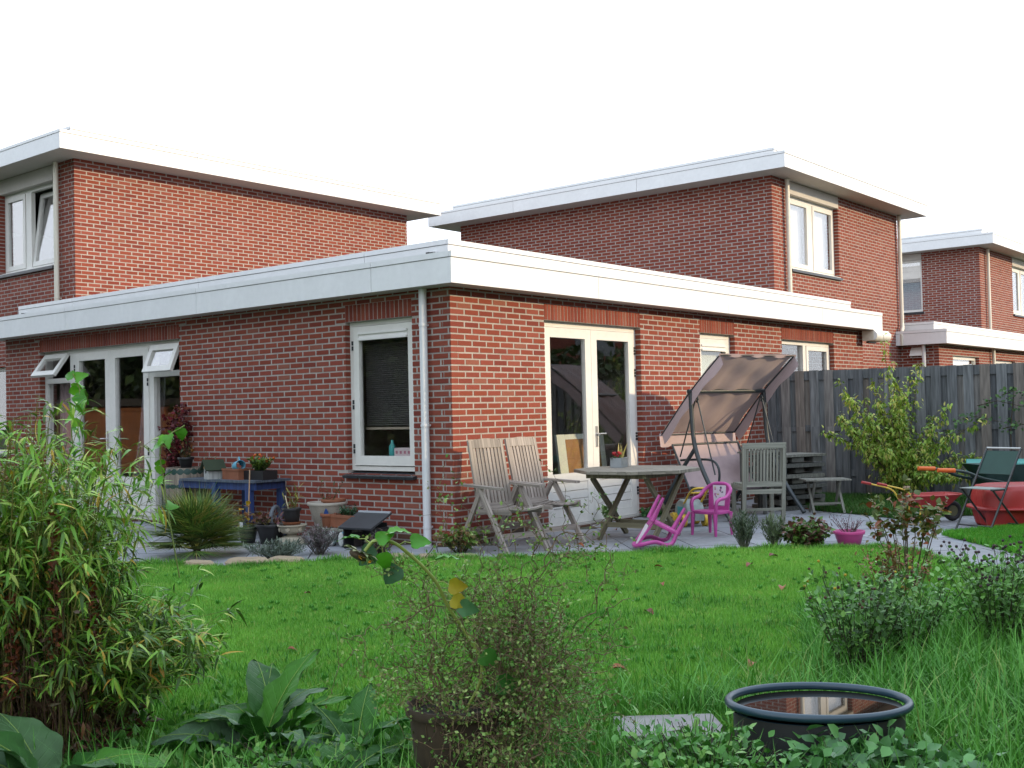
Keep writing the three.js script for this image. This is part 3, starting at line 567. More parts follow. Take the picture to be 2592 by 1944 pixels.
// ---------------------------------------------------------------- furniture
seed(41);
const grainOf = (g, k = 1) => { const uv = g.attributes.uv; const o = rnd() * 3; for (let i = 0; i < uv.count; i++) uv.setXY(i, uv.getX(i) * k + o, uv.getY(i) * k * .4 + o); return g; };
function reclinerChair(label, x, z, turn, mat, ang) {
  const t = thing('garden_armchair', label, 'garden chair', [x, 0, z], turn, 'weathered reclining garden chairs against the wall'); t.scale.set(.9, 1, 1);
  const w = .235, dy = Math.cos(ang), dz = -Math.sin(ang), B = (u, v, o = 0) => V(u, .36 + v * dy + o * Math.sin(ang), -.06 + v * dz + o * Math.cos(ang)), n = V(0, Math.sin(ang), Math.cos(ang));
  for (const s of [-1, 1]) obj('back_stile', grainOf(bar(B(s * w * .9, 0), B(s * w * .9, .7), .04, .026, n)), mat, t);
  { const sh = new THREE.Shape(); sh.moveTo(-.198, 0); sh.lineTo(.198, 0); sh.lineTo(.198, .07); sh.quadraticCurveTo(0, .115, -.198, .07); sh.closePath();
    const g = boxUV(new THREE.ExtrudeGeometry(sh, { depth: .022, bevelEnabled: false })); g.applyMatrix4(M4().makeBasis(V(1, 0, 0), V(0, dy, dz), n).setPosition(B(0, .62, -.012))); obj('top_rail', grainOf(g), mat, t); }
  obj('bottom_rail', grainOf(bar(B(-.198, .06), B(.198, .06), .05, .022, n)), mat, t);
  for (let i = 0; i < 8; i++) { const u = -.168 + i * .048; obj('back_slat', grainOf(bar(B(u, .08), B(u, .63), .033, .014, n)), mat, t); }
  // seat of cross slats, dished towards the front
  for (let i = 0; i < 8; i++) { const f = i / 7, y = .385 + .03 * Math.abs(f - .45) ** 1.5 * 3; const pts = [-1, -.5, 0, .5, 1].map(q => [q * .21, y - .022 * (1 - q * q)]); const g = merge(pts.slice(0, -1).map((p, k) => bar(V(p[0], p[1], -.05 + f * .44), V(pts[k + 1][0], pts[k + 1][1], -.05 + f * .44), .016, .052, V(0, 0, 1)))); obj('seat_slat', grainOf(g), mat, t); }
  for (const s of [-1, 1]) {
    obj('seat_rail', grainOf(bar(V(s * .218, .37, -.1), V(s * .218, .385, .4), .03, .045)), mat, t);
    obj('armrest', grainOf(bar(V(s * .265, .62, -.28), V(s * .265, .6, .34), .06, .024, V(0, 1, 0))), mat, t);
    obj('leg', grainOf(bar(V(s * .265, .6, -.0), V(s * .265, 0, .4), .03, .05, V(0, 0, 1))), mat, t);
    obj('leg', grainOf(bar(V(s * .236, .6, -.0), V(s * .236, 0, -.38), .026, .05, V(0, 0, 1))), mat, t);
  }
  obj('stretcher', grainOf(bar(V(-.25, .16, .3), V(.25, .16, .3), .022, .05, V(0, 1, 0))), mat, t);
  obj('stretcher', grainOf(bar(V(-.22, .16, -.28), V(.22, .16, -.28), .022, .05, V(0, 1, 0))), mat, t);
  return t;
}
reclinerChair('grey weathered teak reclining armchair nearest the brick corner', .03, .56, -.2, MAT.teak, 13 * D2R);
reclinerChair('paler weathered teak reclining armchair between the corner chair and the French doors', .64, .53, -.13, MAT.teakPale, 14 * D2R);
{ // eight-sided table
  const t = thing('garden_table', 'weathered eight-sided wooden garden table in front of the French doors', 'garden table', [1.48, 0, 1.16], .1);
  const R = .64, oct = [...Array(8)].map((_, i) => [R * Math.cos((i + .5) * Math.PI / 4), R * Math.sin((i + .5) * Math.PI / 4)]);
  const clip = (poly, a, b, c) => { const o = []; for (let i = 0; i < poly.length; i++) { const p = poly[i], q = poly[(i + 1) % poly.length], dp = a * p[0] + b * p[1] - c, dq = a * q[0] + b * q[1] - c; if (dp <= 0) o.push(p); if (dp * dq < 0) { const k = dp / (dp - dq); o.push([p[0] + (q[0] - p[0]) * k, p[1] + (q[1] - p[1]) * k]); } } return o; };
  const topM = std(lin(.33, .3, .24), { map: grain, roughness: .7 });
  for (let i = 0; i < 12; i++) { const a = -.6 + i * .1; const poly = clip(clip(oct, 0, 1, a + .094), 0, -1, -a); if (poly.length < 3) continue; const g = boxUV(new THREE.ExtrudeGeometry(new THREE.Shape(poly.map(p => new THREE.Vector2(...p))), { depth: .026, bevelEnabled: true, bevelSize: .001, bevelThickness: .003, bevelSegments: 1 })); g.rotateX(Math.PI / 2); g.translate(0, .7, 0); obj('top_plank', grainOf(g), topM, t); }
  obj('apron', [bb(-.45, .45, .625, .668, -.33, -.3), bb(-.45, .45, .625, .668, .3, .33), bb(-.45, -.42, .625, .668, -.3, .3), bb(.42, .45, .625, .668, -.3, .3)], MAT.teakGreen, t);
  for (const z of [-.3, .3]) { obj('leg', grainOf(bar(V(-.38, .63, z), V(.33, 0, z), .03, .055, V(1, 0, 0))), MAT.teakGreen, t); obj('leg', grainOf(bar(V(.38, .63, z + .032), V(-.33, 0, z + .032), .03, .055, V(1, 0, 0))), MAT.teakGreen, t); }
  for (const x of [-.16, .16]) obj('stretcher', grainOf(bar(V(x, .14, -.33), V(x, .14, .36), .03, .05)), MAT.teakGreen, t);
}
{ // zinc planter on the table
  const t = thing('zinc_planter', 'small grey zinc planter box with red flowers and spiky leaves on the table', 'planter', [1.62, .705, .86], .3);
  const m = std(lin(.3, .33, .34), { metalness: .4, roughness: .5, map: blotch });
  obj('box', [bb(-.12, .12, 0, .01, -.06, .06), bb(-.12, .12, .01, .1, -.06, -.05), bb(-.12, .12, .01, .1, .05, .06), bb(-.12, -.11, .01, .1, -.05, .05), bb(.11, .12, .01, .1, -.05, .05), bb(-.124, .124, .088, .1, .06, .065), bb(-.08, .08, .03, .07, .06, .064)], m, t);
  obj('soil', bb(-.109, .109, .01, .08, -.049, .049), MAT.soil, t);
  const sp = leafGeo(.2, .018, { fold: .3, shape: q => 1 - q * q * .9, seg: 3 });
  for (let i = 0; i < 8; i++) { const o = obj('leaf', sp, leafMat(pick(['#a9a45e', '#8f9448', '#c2b77a']), .2), t); lay(V(.055 + rr(-.03, .03), .08, rr(-.03, .03)), V(rr(-.25, .3), 1, rr(-.3, .3)), randDir(), rr(.6, 1)).decompose(o.position, o.quaternion, o.scale); }
  for (let i = 0; i < 9; i++) { const o = obj('flower', new THREE.IcosahedronGeometry(.016, 1), std(C(pick(['#8d1a22', '#b02a2c', '#7c1420']))), t); o.position.set(-.06 + rr(-.035, .035), .13 + rr(-.02, .04), rr(-.04, .04)); }
  const gl = leafGeo(.06, .016); for (let i = 0; i < 26; i++) { const o = obj('leaf', gl, leafMat(pick(['#3f4f24', '#2e3d1e']), .2), t); lay(V(-.06 + rr(-.05, .05), .085, rr(-.04, .04)), V(rr(-1, 1), rr(.3, 1), rr(-1, 1)), V(0, 1, 0), rr(.6, 1.1)).decompose(o.position, o.quaternion, o.scale); }
}
// ---- pink children's chairs
const PINK = std(lin(.62, .09, .38), { roughness: .42, map: grit });
function pinkChair(name, label) {
  const t = thing(name, label, 'child chair', [0, 0, 0], 0);
  const seatS = new THREE.Shape(); seatS.moveTo(-.15, -.13); seatS.lineTo(.15, -.13); seatS.quadraticCurveTo(.19, .02, .17, .14); seatS.quadraticCurveTo(0, .17, -.17, .14); seatS.quadraticCurveTo(-.19, .02, -.15, -.13);
  const sg = new THREE.ExtrudeGeometry(seatS, { depth: .02, bevelEnabled: true, bevelSize: .008, bevelThickness: .008, bevelSegments: 2 }); sg.rotateX(Math.PI / 2); sg.translate(0, .275, 0);
  obj('seat', toCreasedNormals(sg, .6), PINK, t);
  for (const [x, z] of [[-.15, .13], [.15, .13], [-.14, -.13], [.14, -.13]]) { const g = new THREE.CylinderGeometry(.03, .016, .27, 5, 1); g.applyMatrix4(M4().makeBasis(V(1, 0, 0), V(-x * .25, 1, -z * .3).normalize(), V(0, 0, 1)).setPosition(x * 1.13, .13, z * 1.15)); obj('leg', g, PINK, t); }
  // hoop that is armrest and back frame in one
  const hoop = [V(-.175, .27, .14), V(-.185, .38, .14), V(-.19, .415, .1), V(-.2, .44, -.02), V(-.185, .52, -.12), V(-.1, .575, -.165), V(0, .585, -.175), V(.1, .575, -.165), V(.185, .52, -.12), V(.2, .44, -.02), V(.19, .415, .1), V(.185, .38, .14), V(.175, .27, .14)];
  obj('arm_hoop', tube(hoop, .022, 10, 60), PINK, t);
  for (const s of [-1, 1]) obj('back_post', bar(V(s * .115, .27, -.125), V(s * .13, .56, -.16), .06, .018, V(0, 0, 1)), PINK, t);
  obj('lower_back', bb(-.085, .085, .27, .325, -.138, -.12), PINK, t);
  const bp = obj('back_panel', bb(-.095, .095, .33, .565, -.155, -.147), std(lin(.72, .68, .72), { roughness: .4 }), t); bp.userData.label = 'pale printed back panel';
  const ink = [[lin(.08, .07, .12), 7], [lin(.5, .2, .4), 5], [lin(.55, .45, .15), 3]];
  for (const [c, n] of ink) for (let i = 0; i < n; i++) { const o = obj('print', new THREE.CircleGeometry(rr(.006, .016), 7), std(c), t); o.position.set(rr(-.07, .07), rr(.37, .54), -.1435); o.scale.set(1, rr(.5, 1.4), 1); }
  return t;
}
const pc = pinkChair('child_chair', 'upright pink plastic child chair with pale printed back, on the paving'); pc.position.set(2.08, 0, 1.68); pc.rotation.y = -1.75; pc.scale.setScalar(.88);
{ const k = pc.clone(); k.name = numbered('child_chair'); scene.add(k); tag(k, 'pink plastic child chair tipped over with its legs in the air beside the table', 'child chair');
  const yv = V(-.28, -.86, -.38).normalize(), zv = V(.55, -.47, .66); const x = V().crossVectors(yv, zv).normalize(), z = V().crossVectors(x, yv);
  k.setRotationFromMatrix(M4().makeBasis(x, yv, z)); k.scale.setScalar(.88); k.position.set(.93, .415, 1.93); }
{ // push-along toy
  const t = thing('push_toy', 'toddler push-along walker with yellow handle and wheels behind the pink chair', 'toy', [2.75, 0, 1.02], -2.2);
  const y = std(lin(.6, .4, .03), { roughness: .4 }), gmt = std(lin(.3, .35, .33), { roughness: .45, map: grit }); t.scale.setScalar(.82);
  const sh = new THREE.Shape(); sh.moveTo(-.2, .1); sh.quadraticCurveTo(-.2, .3, -.02, .34); sh.quadraticCurveTo(.16, .34, .2, .2); sh.lineTo(.2, .1); sh.closePath();
  const g = new THREE.ExtrudeGeometry(sh, { depth: .22, bevelEnabled: true, bevelSize: .02, bevelThickness: .02, bevelSegments: 3 }); g.translate(0, 0, -.11); obj('body', g, gmt, t);
  obj('panel', [bb(-.08, .1, .14, .26, .132, .14)], std(lin(.05, .3, .33)), t);
  for (const [px, pz] of [[-.16, .16], [-.16, -.16], [.15, .16], [.15, -.16]]) { const w = obj('wheel', rod(V(px, .085, pz - .03), V(px, .085, pz + .03), .085, .085, 20), y, t); obj('hub', rod(V(px, .085, pz - .035), V(px, .085, pz + .035), .03, .03, 12), std(lin(.05, .05, .05)), w); }
  obj('handle', tube([V(.1, .3, -.12), V(.3, .46, -.12), V(.4, .52, -.1), V(.42, .53, 0), V(.4, .52, .1), V(.3, .46, .12), V(.1, .3, .12)], .014, 8, 40), y, t); obj('cross_bar', rod(V(.3, .46, -.12), V(.3, .46, .12), .012), y, t);
}
{ // swing seat with tilted canopy
  const t = thing('swing_seat', 'garden swing seat with faded pink fabric and tilted canopy in front of the wall', 'garden swing', [0, 0, 0]);
  const fr = std(lin(.03, .04, .045), { roughness: .35 }), cl = std(lin(.52, .41, .42), { map: weave, roughness: .9 }), clU = new THREE.MeshPhysicalMaterial({ color: lin(.46, .37, .36), map: weave, roughness: 1, transmission: .1, thickness: 0, side: THREE.DoubleSide });
  const ax = V(.965, 0, .26).normalize(), pf = V(-.26, 0, .965).normalize();      // along the seat, and forward
  const L0 = V(3.42, 0, .70), W = 1.27, Pt = (s, f, y) => L0.clone().addScaledVector(ax, s * W).addScaledVector(pf, f).setY(y);
  t.position.copy(L0); const Q = (s, f, y) => Pt(s, f, y).sub(L0);
  for (const s of [0, 1]) {
    obj('frame_leg', tube([Q(s, -.02, 1.5), Q(s, -.01, 1.2), Q(s, .03, .85), Q(s, .22, .45), Q(s, .56, .02)], .027, 10, 30), fr, t);
    obj('frame_leg', tube([Q(s, .04, .84), Q(s, -.3, .45), Q(s, -.62, .02)], .024, 10, 12), fr, t);
    obj('hanger', [rod(Q(s ? .94 : .06, .0, 1.45), Q(s ? .94 : .06, .27, .52), .009), rod(Q(s ? .94 : .06, .0, 1.45), Q(s ? .94 : .06, -.3, .72), .009), tube([Q(s ? .94 : .06, .0, 1.45), Q(s ? .94 : .06, .02, 1.41), Q(s ? .94 : .06, 0, 1.37)], .012, 6)], fr, t);
    obj('seat_arm', tube([Q(s ? .95 : .05, -.28, .68), Q(s ? .95 : .05, -.1, .69), Q(s ? .95 : .05, .26, .68), Q(s ? .95 : .05, .34, .6), Q(s ? .95 : .05, .33, .42), Q(s ? .95 : .05, .26, .36), Q(s ? .95 : .05, -.12, .36)], .014, 8, 40), fr, t);
  }
  obj('top_bar', rod(Q(-.03, -.02, 1.5), Q(1.03, -.02, 1.5), .026, .026, 12), fr, t);
  obj('seat_frame', [rod(Q(.05, .3, .37), Q(.95, .3, .37), .014), rod(Q(.05, -.14, .33), Q(.95, -.14, .33), .014), rod(Q(.05, -.42, .86), Q(.95, -.42, .86), .014), ...[.05, .95].map(s => rod(Q(s, -.14, .33), Q(s, -.42, .86), .013)), rod(Q(.05, -.14, .33), Q(.05, .3, .37), .013), rod(Q(.95, -.14, .33), Q(.95, .3, .37), .013)], fr, t);
  const sheet = (fn, nu = 24, nv = 12) => { const g = new THREE.PlaneGeometry(1, 1, nu, nv), p = g.attributes.position, uv = g.attributes.uv; for (let i = 0; i < p.count; i++) { const q = fn(p.getX(i) + .5, p.getY(i) + .5); p.setXYZ(i, q.x, q.y, q.z); uv.setXY(i, uv.getX(i) * 1.4, uv.getY(i)); } g.computeVertexNormals(); return g; };
  const mix = (a, b, k) => a + (b - a) * k;
  obj('seat_cloth', sheet((u, v) => Q(mix(.055, .945, u), mix(-.13, .3, v), mix(.335, .385, v) - .06 * Math.sin(v * 3.14))), cl, t);
  obj('back_cloth', sheet((u, v) => Q(mix(.055, .945, u), mix(-.13, -.425, v) - .04 * Math.sin(v * 3.14), mix(.34, .87, v))), cl, t);
  // canopy: roof sheet tipped up at the front, scalloped side and rear hems
  const F = (k) => [mix(-.53, .47, k), mix(1.0, 1.92, k)];
  const wob = (u, v) => -.014 * Math.abs(Math.sin(u * 9.4)) * Math.sin(v * 3.14) + .014 * Math.sin(u * 21) * Math.sin(v * 3.14) + .01 * Math.sin(v * 17 + u * 5);
  obj('canopy_roof', sheet((u, v) => { const [f, y] = F(v); return Q(mix(.0, 1.0, u), f, y + .045 * Math.sin(v * 3.14) + wob(u, v)); }, 40, 24), clU, t);
  for (const s of [0, 1]) obj('canopy_side', sheet((u, v) => { const [f, y] = F(u); return Q(s + (s < .5 ? -.01 : .01) * (1 - v), f + .06 * (1 - v), y + .045 * Math.sin(u * 3.14) - (1 - v) * (.13 + .015 * Math.sin(u * 16))); }, 30, 4), cl, t);
  obj('canopy_hem', sheet((u, v) => { const [f, y] = F(0); return Q(mix(-.02, 1.02, u), f - .02 * v, y - (1 - v) * (.16 + .012 * Math.sin(u * 28))); }, 40, 4), cl, t);
  obj('canopy_hem', sheet((u, v) => { const [f, y] = F(1); return Q(mix(-.02, 1.02, u), f + .02 * v, y - (1 - v) * .03 + .012 * Math.sin(u * 22) * (1 - v)); }, 40, 3), cl, t);
  const bs = [0, .5, 1].map(k => F(k)); for (const s of [0, 1]) obj('canopy_rib', tube(bs.map(([f, y], i) => Q(s, f, y + (i === 1 ? .03 : -.015))), .01, 6, 16), fr, t);
  for (const k of [0, 1]) { const [f, y] = F(k); obj('canopy_bar', rod(Q(0, f, y - .015), Q(1, f, y - .015), .01), fr, t); }
}
{ // slatted garden chair seen from behind
  const t = thing('slatted_chair', 'mossy grey slatted wooden garden chair in front of the swing seat', 'garden chair', [3.42, 0, 1.52], 2.32), m = MAT.slatGrey;
  for (const s of [-1, 1]) { obj('leg', grainOf(bar(V(s * .22, 0, -.2), V(s * .225, .88, -.3), .042, .035, V(0, 0, 1))), m, t); obj('leg', grainOf(bar(V(s * .22, 0, .22), V(s * .22, .43, .22), .042, .04, V(0, 0, 1))), m, t); obj('side_rail', grainOf(bar(V(s * .22, .4, -.22), V(s * .22, .4, .22), .028, .05)), m, t); }
  obj('top_rail', grainOf(bar(V(-.245, .87, -.3), V(.245, .87, -.3), .065, .03, V(0, 0, 1))), m, t); obj('back_rail', grainOf(bar(V(-.2, .44, -.252), V(.2, .44, -.252), .05, .026, V(0, 0, 1))), m, t);
  for (let i = 0; i < 11; i++) obj('back_slat', grainOf(bar(V(-.185 + i * .037, .45, -.252), V(-.185 + i * .037, .85, -.297), .021, .014, V(0, 0, 1))), m, t);
  for (let i = 0; i < 7; i++) obj('seat_slat', grainOf(bb(-.22, .22, .425, .443, -.2 + i * .064, -.15 + i * .064)), m, t);
  obj('stretcher', grainOf(bar(V(-.2, .16, -.22), V(.2, .16, -.22), .03, .022, V(0, 0, 1))), m, t); obj('stretcher', grainOf(bar(V(-.2, .36, -.24), V(.2, .36, -.24), .05, .022, V(0, 0, 1))), m, t);
}
{ // stack of grey planks
  seed(44); const t = thing('plank_stack', 'untidy stack of weathered grey planks and blocks against the fence', 'stack of planks', [5.2, 0, 1.05], -.42);
  const ms = ['#77786f', '#6c6d66', '#82837a', '#5e605b'].map(c => std(C(c), { map: grain, roughness: .9 }));
  for (let k = 0; k < 10; k++) { const y = k * .066; if (k % 2 === 0) for (const z of [-.2, .02, .24]) obj('plank', grainOf(box(rr(.6, .72), .045, .15, rr(-.03, .03), y + .025, z, 0, rr(-.06, .06), 0)), pick(ms), t); else for (const x of [-.3, -.04, .26]) obj('block', grainOf(box(rr(.12, .2), .064, .5, x + rr(-.02, .02), y + .03, 0, 0, rr(-.08, .08), 0)), pick(ms), t); }
  obj('plank', grainOf(box(.8, .03, .5, 0, .675, .02, 0, .03, 0)), ms[2], t); obj('plank', grainOf(box(.3, .04, .14, -.2, .712, -.1, 0, .5, 0)), std(lin(.2, .12, .09), { map: grain }), t);
  const r = thing('rolled_mat', 'white rolled-up mat lying behind the slatted chair', 'roll', [4.55, .8, 1.03]); obj('roll', rod(V(-.27, 0, -.04), V(.27, 0, .04), .042, .042, 16), std(lin(.7, .7, .68), { map: weave }), r);
  const s = thing('small_side_table', 'low dark side table that carries the white roll', 'side table', [4.55, 0, 1.0], .1); obj('top', bb(-.32, .32, .735, .758, -.18, .18), ms[0], s); for (const [x, z] of [[-.28, -.14], [.28, -.14], [-.28, .14], [.28, .14]]) obj('leg', bb(x - .02, x + .02, 0, .735, z - .02, z + .02), ms[3], s);
}
{ // folding stool
  const t = thing('folding_stool', 'small grey folding wooden stool table in front of the plank stack', 'stool', [4.78, 0, 1.72], -.9), m = std(lin(.26, .26, .22), { map: grain });
  for (let i = 0; i < 6; i++) obj('top_slat', grainOf(bb(-.27, .27, .395, .412, -.19 + i * .065, -.135 + i * .065)), m, t);
  for (const s of [-1, 1]) { obj('leg', grainOf(bar(V(s * .15, 0, -.17), V(s * .15, .39, .13), .025, .035, V(0, 0, 1))), m, t); obj('leg', grainOf(bar(V(s * .18, 0, .17), V(s * .18, .39, -.13), .025, .035, V(0, 0, 1))), m, t); }
  obj('stretcher', [bar(V(-.15, .09, -.1), V(.15, .09, -.1), .02, .03, V(0, 0, 1)), bar(V(-.18, .12, .08), V(.18, .12, .08), .02, .03, V(0, 0, 1))], m, t);
}
// ---- playthings and barrows at the right
const RED = std(lin(.47, .04, .035), { roughness: .45, map: grit });
{
  const t = thing('toy_wheelbarrow', 'red toy wheelbarrow with yellow handles and red grips on the paving', 'wheelbarrow', [4.2, 0, 3.16], -.6);
  t.scale.setScalar(.84); const y = std(lin(.62, .42, .05), { roughness: .4 });     // local x: from handles to wheel
  const sh = (X0, X1, Z, yy) => [V(X0, yy, -Z), V(X1, yy, -Z * .85), V(X1, yy, Z * .85), V(X0, yy, Z)];
  const top = sh(-.28, .38, .2, .36), bot = sh(-.2, .2, .13, .2), pos = [];
  for (let i = 0; i < 4; i++) { const a = top[i], b = top[(i + 1) % 4], c = bot[i], d = bot[(i + 1) % 4]; pos.push(a, c, b, b, c, d); } pos.push(bot[0], bot[2], bot[1], bot[0], bot[3], bot[2]);
  const g = new THREE.BufferGeometry().setFromPoints(pos); g.computeVertexNormals(); obj('tray', g, RED, t); obj('tray_rim', tube([...top, top[0]].map(p => p.clone()), .01, 6, 40), RED, t);
  for (const s of [-1, 1]) { obj('handle', tube([V(.3, .12, s * .05), V(0, .19, s * .1), V(-.3, .26, s * .14), V(-.42, .42, s * .16), V(-.75, .52, s * .17)], .011, 8, 30), y, t); obj('grip', rod(V(-.74, .517, s * .17), V(-.87, .545, s * .17), .018, .018, 10), RED, t); obj('foot', tube([V(-.2, .22, s * .12), V(-.22, .02, s * .12), V(-.14, .01, s * .12)], .01, 6), y, t); }
  const w = obj('wheel', new THREE.TorusGeometry(.1, .035, 10, 28).translate(.36, .135, 0), std(lin(.012, .012, .013), { roughness: .7 }), t); obj('rim', rod(V(.36, .135, -.02), V(.36, .135, .02), .07, .07, 18), std(lin(.1, .1, .05)), w);
}
{
  const t = thing('plastic_sandbox', 'big red ribbed plastic play box with lid at the right edge', 'play box', [4.28, 0, 4.12], -.95);
  const ribbed = (rx, rz, prof, amp) => { const pos = [], idx = [], N = 72; prof.forEach(([k, y, rib]) => { for (let i = 0; i < N; i++) { const a = i / N * 6.2832, c = Math.cos(a), s = Math.sin(a), e = Math.pow(Math.abs(c) ** 4 + Math.abs(s) ** 4, -.25), q = k * e * (1 + amp * rib * Math.cos(a * 12)); pos.push(rx * q * c, y, rz * q * s); } }); for (let j = 0; j < prof.length - 1; j++) for (let i = 0; i < N; i++) { const a = j * N + i, b = j * N + (i + 1) % N; idx.push(a, a + N, b, b, a + N, b + N); } const g = new THREE.BufferGeometry(); g.setAttribute('position', new THREE.Float32BufferAttribute(pos, 3)); g.setIndex(idx); g.computeVertexNormals(); return g; };
  obj('base', ribbed(.5, .36, [[.01, 0, 0], [.82, 0, 1], [.86, .03, 1], [.92, .17, 1], [.95, .185, .2]], .05), RED, t);
  obj('flange', ribbed(.5, .36, [[.93, .18, .2], [1.06, .185, .2], [1.09, .2, .2], [1.06, .215, .2], [.93, .22, .1]], .02), RED, t);
  obj('lid', ribbed(.5, .36, [[.96, .215, .3], [.95, .3, 1], [.92, .38, 1], [.86, .425, .8], [.7, .44, .2], [.01, .435, 0]], .03), RED, t);
}
{
  const t = thing('folding_chair', 'dark folding camping chair with crossed legs in front of the red play box', 'folding chair', [3.72, 0, 3.93], -1.95), m = std(lin(.03, .035, .035), { roughness: .4 }), cloth = std(lin(.03, .075, .06), { map: weave });
  for (const s of [-1, 1]) { obj('leg', rod(V(s * .2, 0, .26), V(s * .2, .82, -.26), .011), m, t); obj('leg', rod(V(s * .185, 0, -.25), V(s * .185, .42, .17), .011), m, t); obj('seat_rail', rod(V(s * .19, .42, -.03), V(s * .19, .42, .2), .01), m, t); }
  obj('back_cloth', bar(V(0, .56, -.105), V(0, .79, -.248), .38, .008, V(0, .53, .85)), cloth, t);
  obj('top_bar', rod(V(-.2, .82, -.26), V(.2, .82, -.26), .01), std(lin(.45, .46, .44), { roughness: .4 }), t); obj('seat', bb(-.18, .18, .424, .432, -.04, .2), std(lin(.3, .34, .31), { map: weave }), t); obj('cross_bar', [rod(V(-.2, .06, .22), V(.2, .06, .22), .009), rod(V(-.185, .06, -.19), V(.185, .06, -.19), .009)], m, t);
}
{
  const t = thing('garden_wheelbarrow', 'dark green wheelbarrow with orange grips behind the red play box', 'wheelbarrow', [5.25, 0, 3.55], -.75), m = std(lin(.015, .035, .03), { roughness: .35 }), o = std(lin(.62, .13, .02), { roughness: .5 });
  for (const s of [-1, 1]) { obj('handle', tube([V(.5, .2, s * .1), V(0, .38, s * .26), V(-.3, .45, s * .27), V(-.48, .52, s * .24), V(-.62, .54, s * .22)], .017, 8, 30), m, t); obj('grip', rod(V(-.6, .54, s * .22), V(-.8, .55, s * .22), .026, .024, 12), o, t); obj('leg', tube([V(-.1, .42, s * .26), V(-.15, .02, s * .24), V(.05, .02, s * .24)], .015, 6), m, t); }
  const g = new THREE.CylinderGeometry(.48, .28, .26, 4, 1, true); g.rotateY(Math.PI / 4); g.scale(1.15, 1, .8); g.translate(.15, .46, 0); obj('tray', g, std(lin(.02, .06, .05), { roughness: .4 }), t);
  obj('wheel', new THREE.TorusGeometry(.15, .045, 10, 28).translate(.62, .195, 0), std(lin(.012, .012, .013)), t);
}
{
  const t = thing('storage_box', 'dark garden storage box with a teal lid beside the fence at the right edge', 'storage box', [5.95, 0, 3.72], -1.27);
  const tl = std(lin(.05, .25, .22), { roughness: .4 }), dk = std(lin(.012, .022, .02), { roughness: .6 });
  obj('body', bb(-.62, .62, 0, .5, -.26, .26), dk, t); const s = new THREE.Shape(); s.moveTo(-.32, 0); s.lineTo(.32, 0); s.lineTo(.3, .07); s.quadraticCurveTo(0, .13, -.3, .07); s.closePath(); const g = new THREE.ExtrudeGeometry(s, { depth: 1.3, bevelEnabled: true, bevelSize: .012, bevelThickness: .012, bevelSegments: 2 }); g.rotateY(Math.PI / 2); g.translate(-.65, .503, 0); obj('lid', g, tl, t);
}
{ // round tub of water in the lawn
  const t = thing('water_tub', 'round dark blue-green plastic tub full of water in the front lawn', 'water tub', [-4.37, 0, 5.71], -.884);
  const ox = .312, oz = .225, prof = [[.9, -.02], [.93, .08], [.95, .2], [.955, .235]];
  const wallG = (k, inn) => { const g = new THREE.LatheGeometry(prof.map(p => new THREE.Vector2(p[0] - inn, p[1])), 64); g.scale(ox, 1, oz); return g; };
  obj('body', [wallG(1, 0)], std(lin(.03, .03, .03), { map: blotch, roughness: .6 }), t); obj('inside', wallG(1, .04), MAT.tub, t);
  const rimP = [...Array(64)].map((_, i) => V(ox * Math.cos(i / 64 * 6.2832), .262 - .003 * Math.cos(i / 64 * 6.2832), oz * Math.sin(i / 64 * 6.2832))); obj('rim', tube(rimP, .0145, 12, 160, true), MAT.tub, t);
  const wg = new THREE.CircleGeometry(1, 64); wg.rotateX(-Math.PI / 2); wg.scale(ox * .93, 1, oz * .93); wg.translate(0, .248, 0);
  obj('water', wg, new THREE.MeshPhysicalMaterial({ color: lin(.012, .011, .008), roughness: .02, ior: 1.8, specularIntensity: 1 }), t);
}
// ---------------------------------------------------------------- pots and bits along the shaded wall
seed(51);
const TERRA = std(lin(.33, .12, .06), { map: grit, roughness: .85 }), BLACKP = std(lin(.014, .014, .016), { roughness: .5 }), BLUE = std(lin(.025, .06, .2), { map: grain, roughness: .6 });
const potShape = (r0, r1, h, lip = .012, t = .008) => lathe([[0, 0], [r0, 0], [r1 - .004, h - .03], [r1 + lip * .6, h - .03], [r1 + lip, h], [r1 - t, h], [r1 - t - .004, h - .03], [0, h - .03]], 28);
function pot(name, label, x, z, r0, r1, h, mat, y = 0, group, cat = 'flower pot') { const t = thing(name, label, cat, [x, y, z], 0, group); obj('pot', potShape(r0, r1, h), mat, t); obj('soil', new THREE.CircleGeometry(r1 - .012, 20).rotateX(-Math.PI / 2).translate(0, h - .026, 0), MAT.soil, t); return t; }
function sprigs(t, y, n, len, spreadR, cols, w = .012, up = 1, leaf = leafGeo(.05, w), perStem = 7, stemCol = '#3c4a26') {
  const st = [], items = [];
  for (let i = 0; i < n; i++) {
    const a = rnd() * 6.2832, r = spreadR * Math.sqrt(rnd()), p0 = V(r * .4 * Math.cos(a), y, r * .4 * Math.sin(a)), L = len * rr(.5, 1), d = V(Math.cos(a) * rr(.1, .9), up, Math.sin(a) * rr(.1, .9)).normalize();
    const p1 = p0.clone().addScaledVector(d, L * .6), p2 = p1.clone().addScaledVector(d.clone().add(V(rr(-.3, .3), -.1, rr(-.3, .3))).normalize(), L * .4);
    st.push(stem([p0, p1, p2], .0022, .0012, 4));
    for (let k = 0; k < perStem; k++) { const f = (k + 1) / perStem, q = f < .6 ? p0.clone().lerp(p1, f / .6) : p1.clone().lerp(p2, (f - .6) / .4); items.push({ g: leaf, c: pick(cols), m: lay(q, randDir().add(V(0, .5, 0)), V(rr(-.4, .4), 1, rr(-.4, .4)), rr(.6, 1.2)) }); }
  }
  obj('stem', st, std(C(stemCol)), t); scatter(t, 'leaf', 'foliage', items, 120);
}
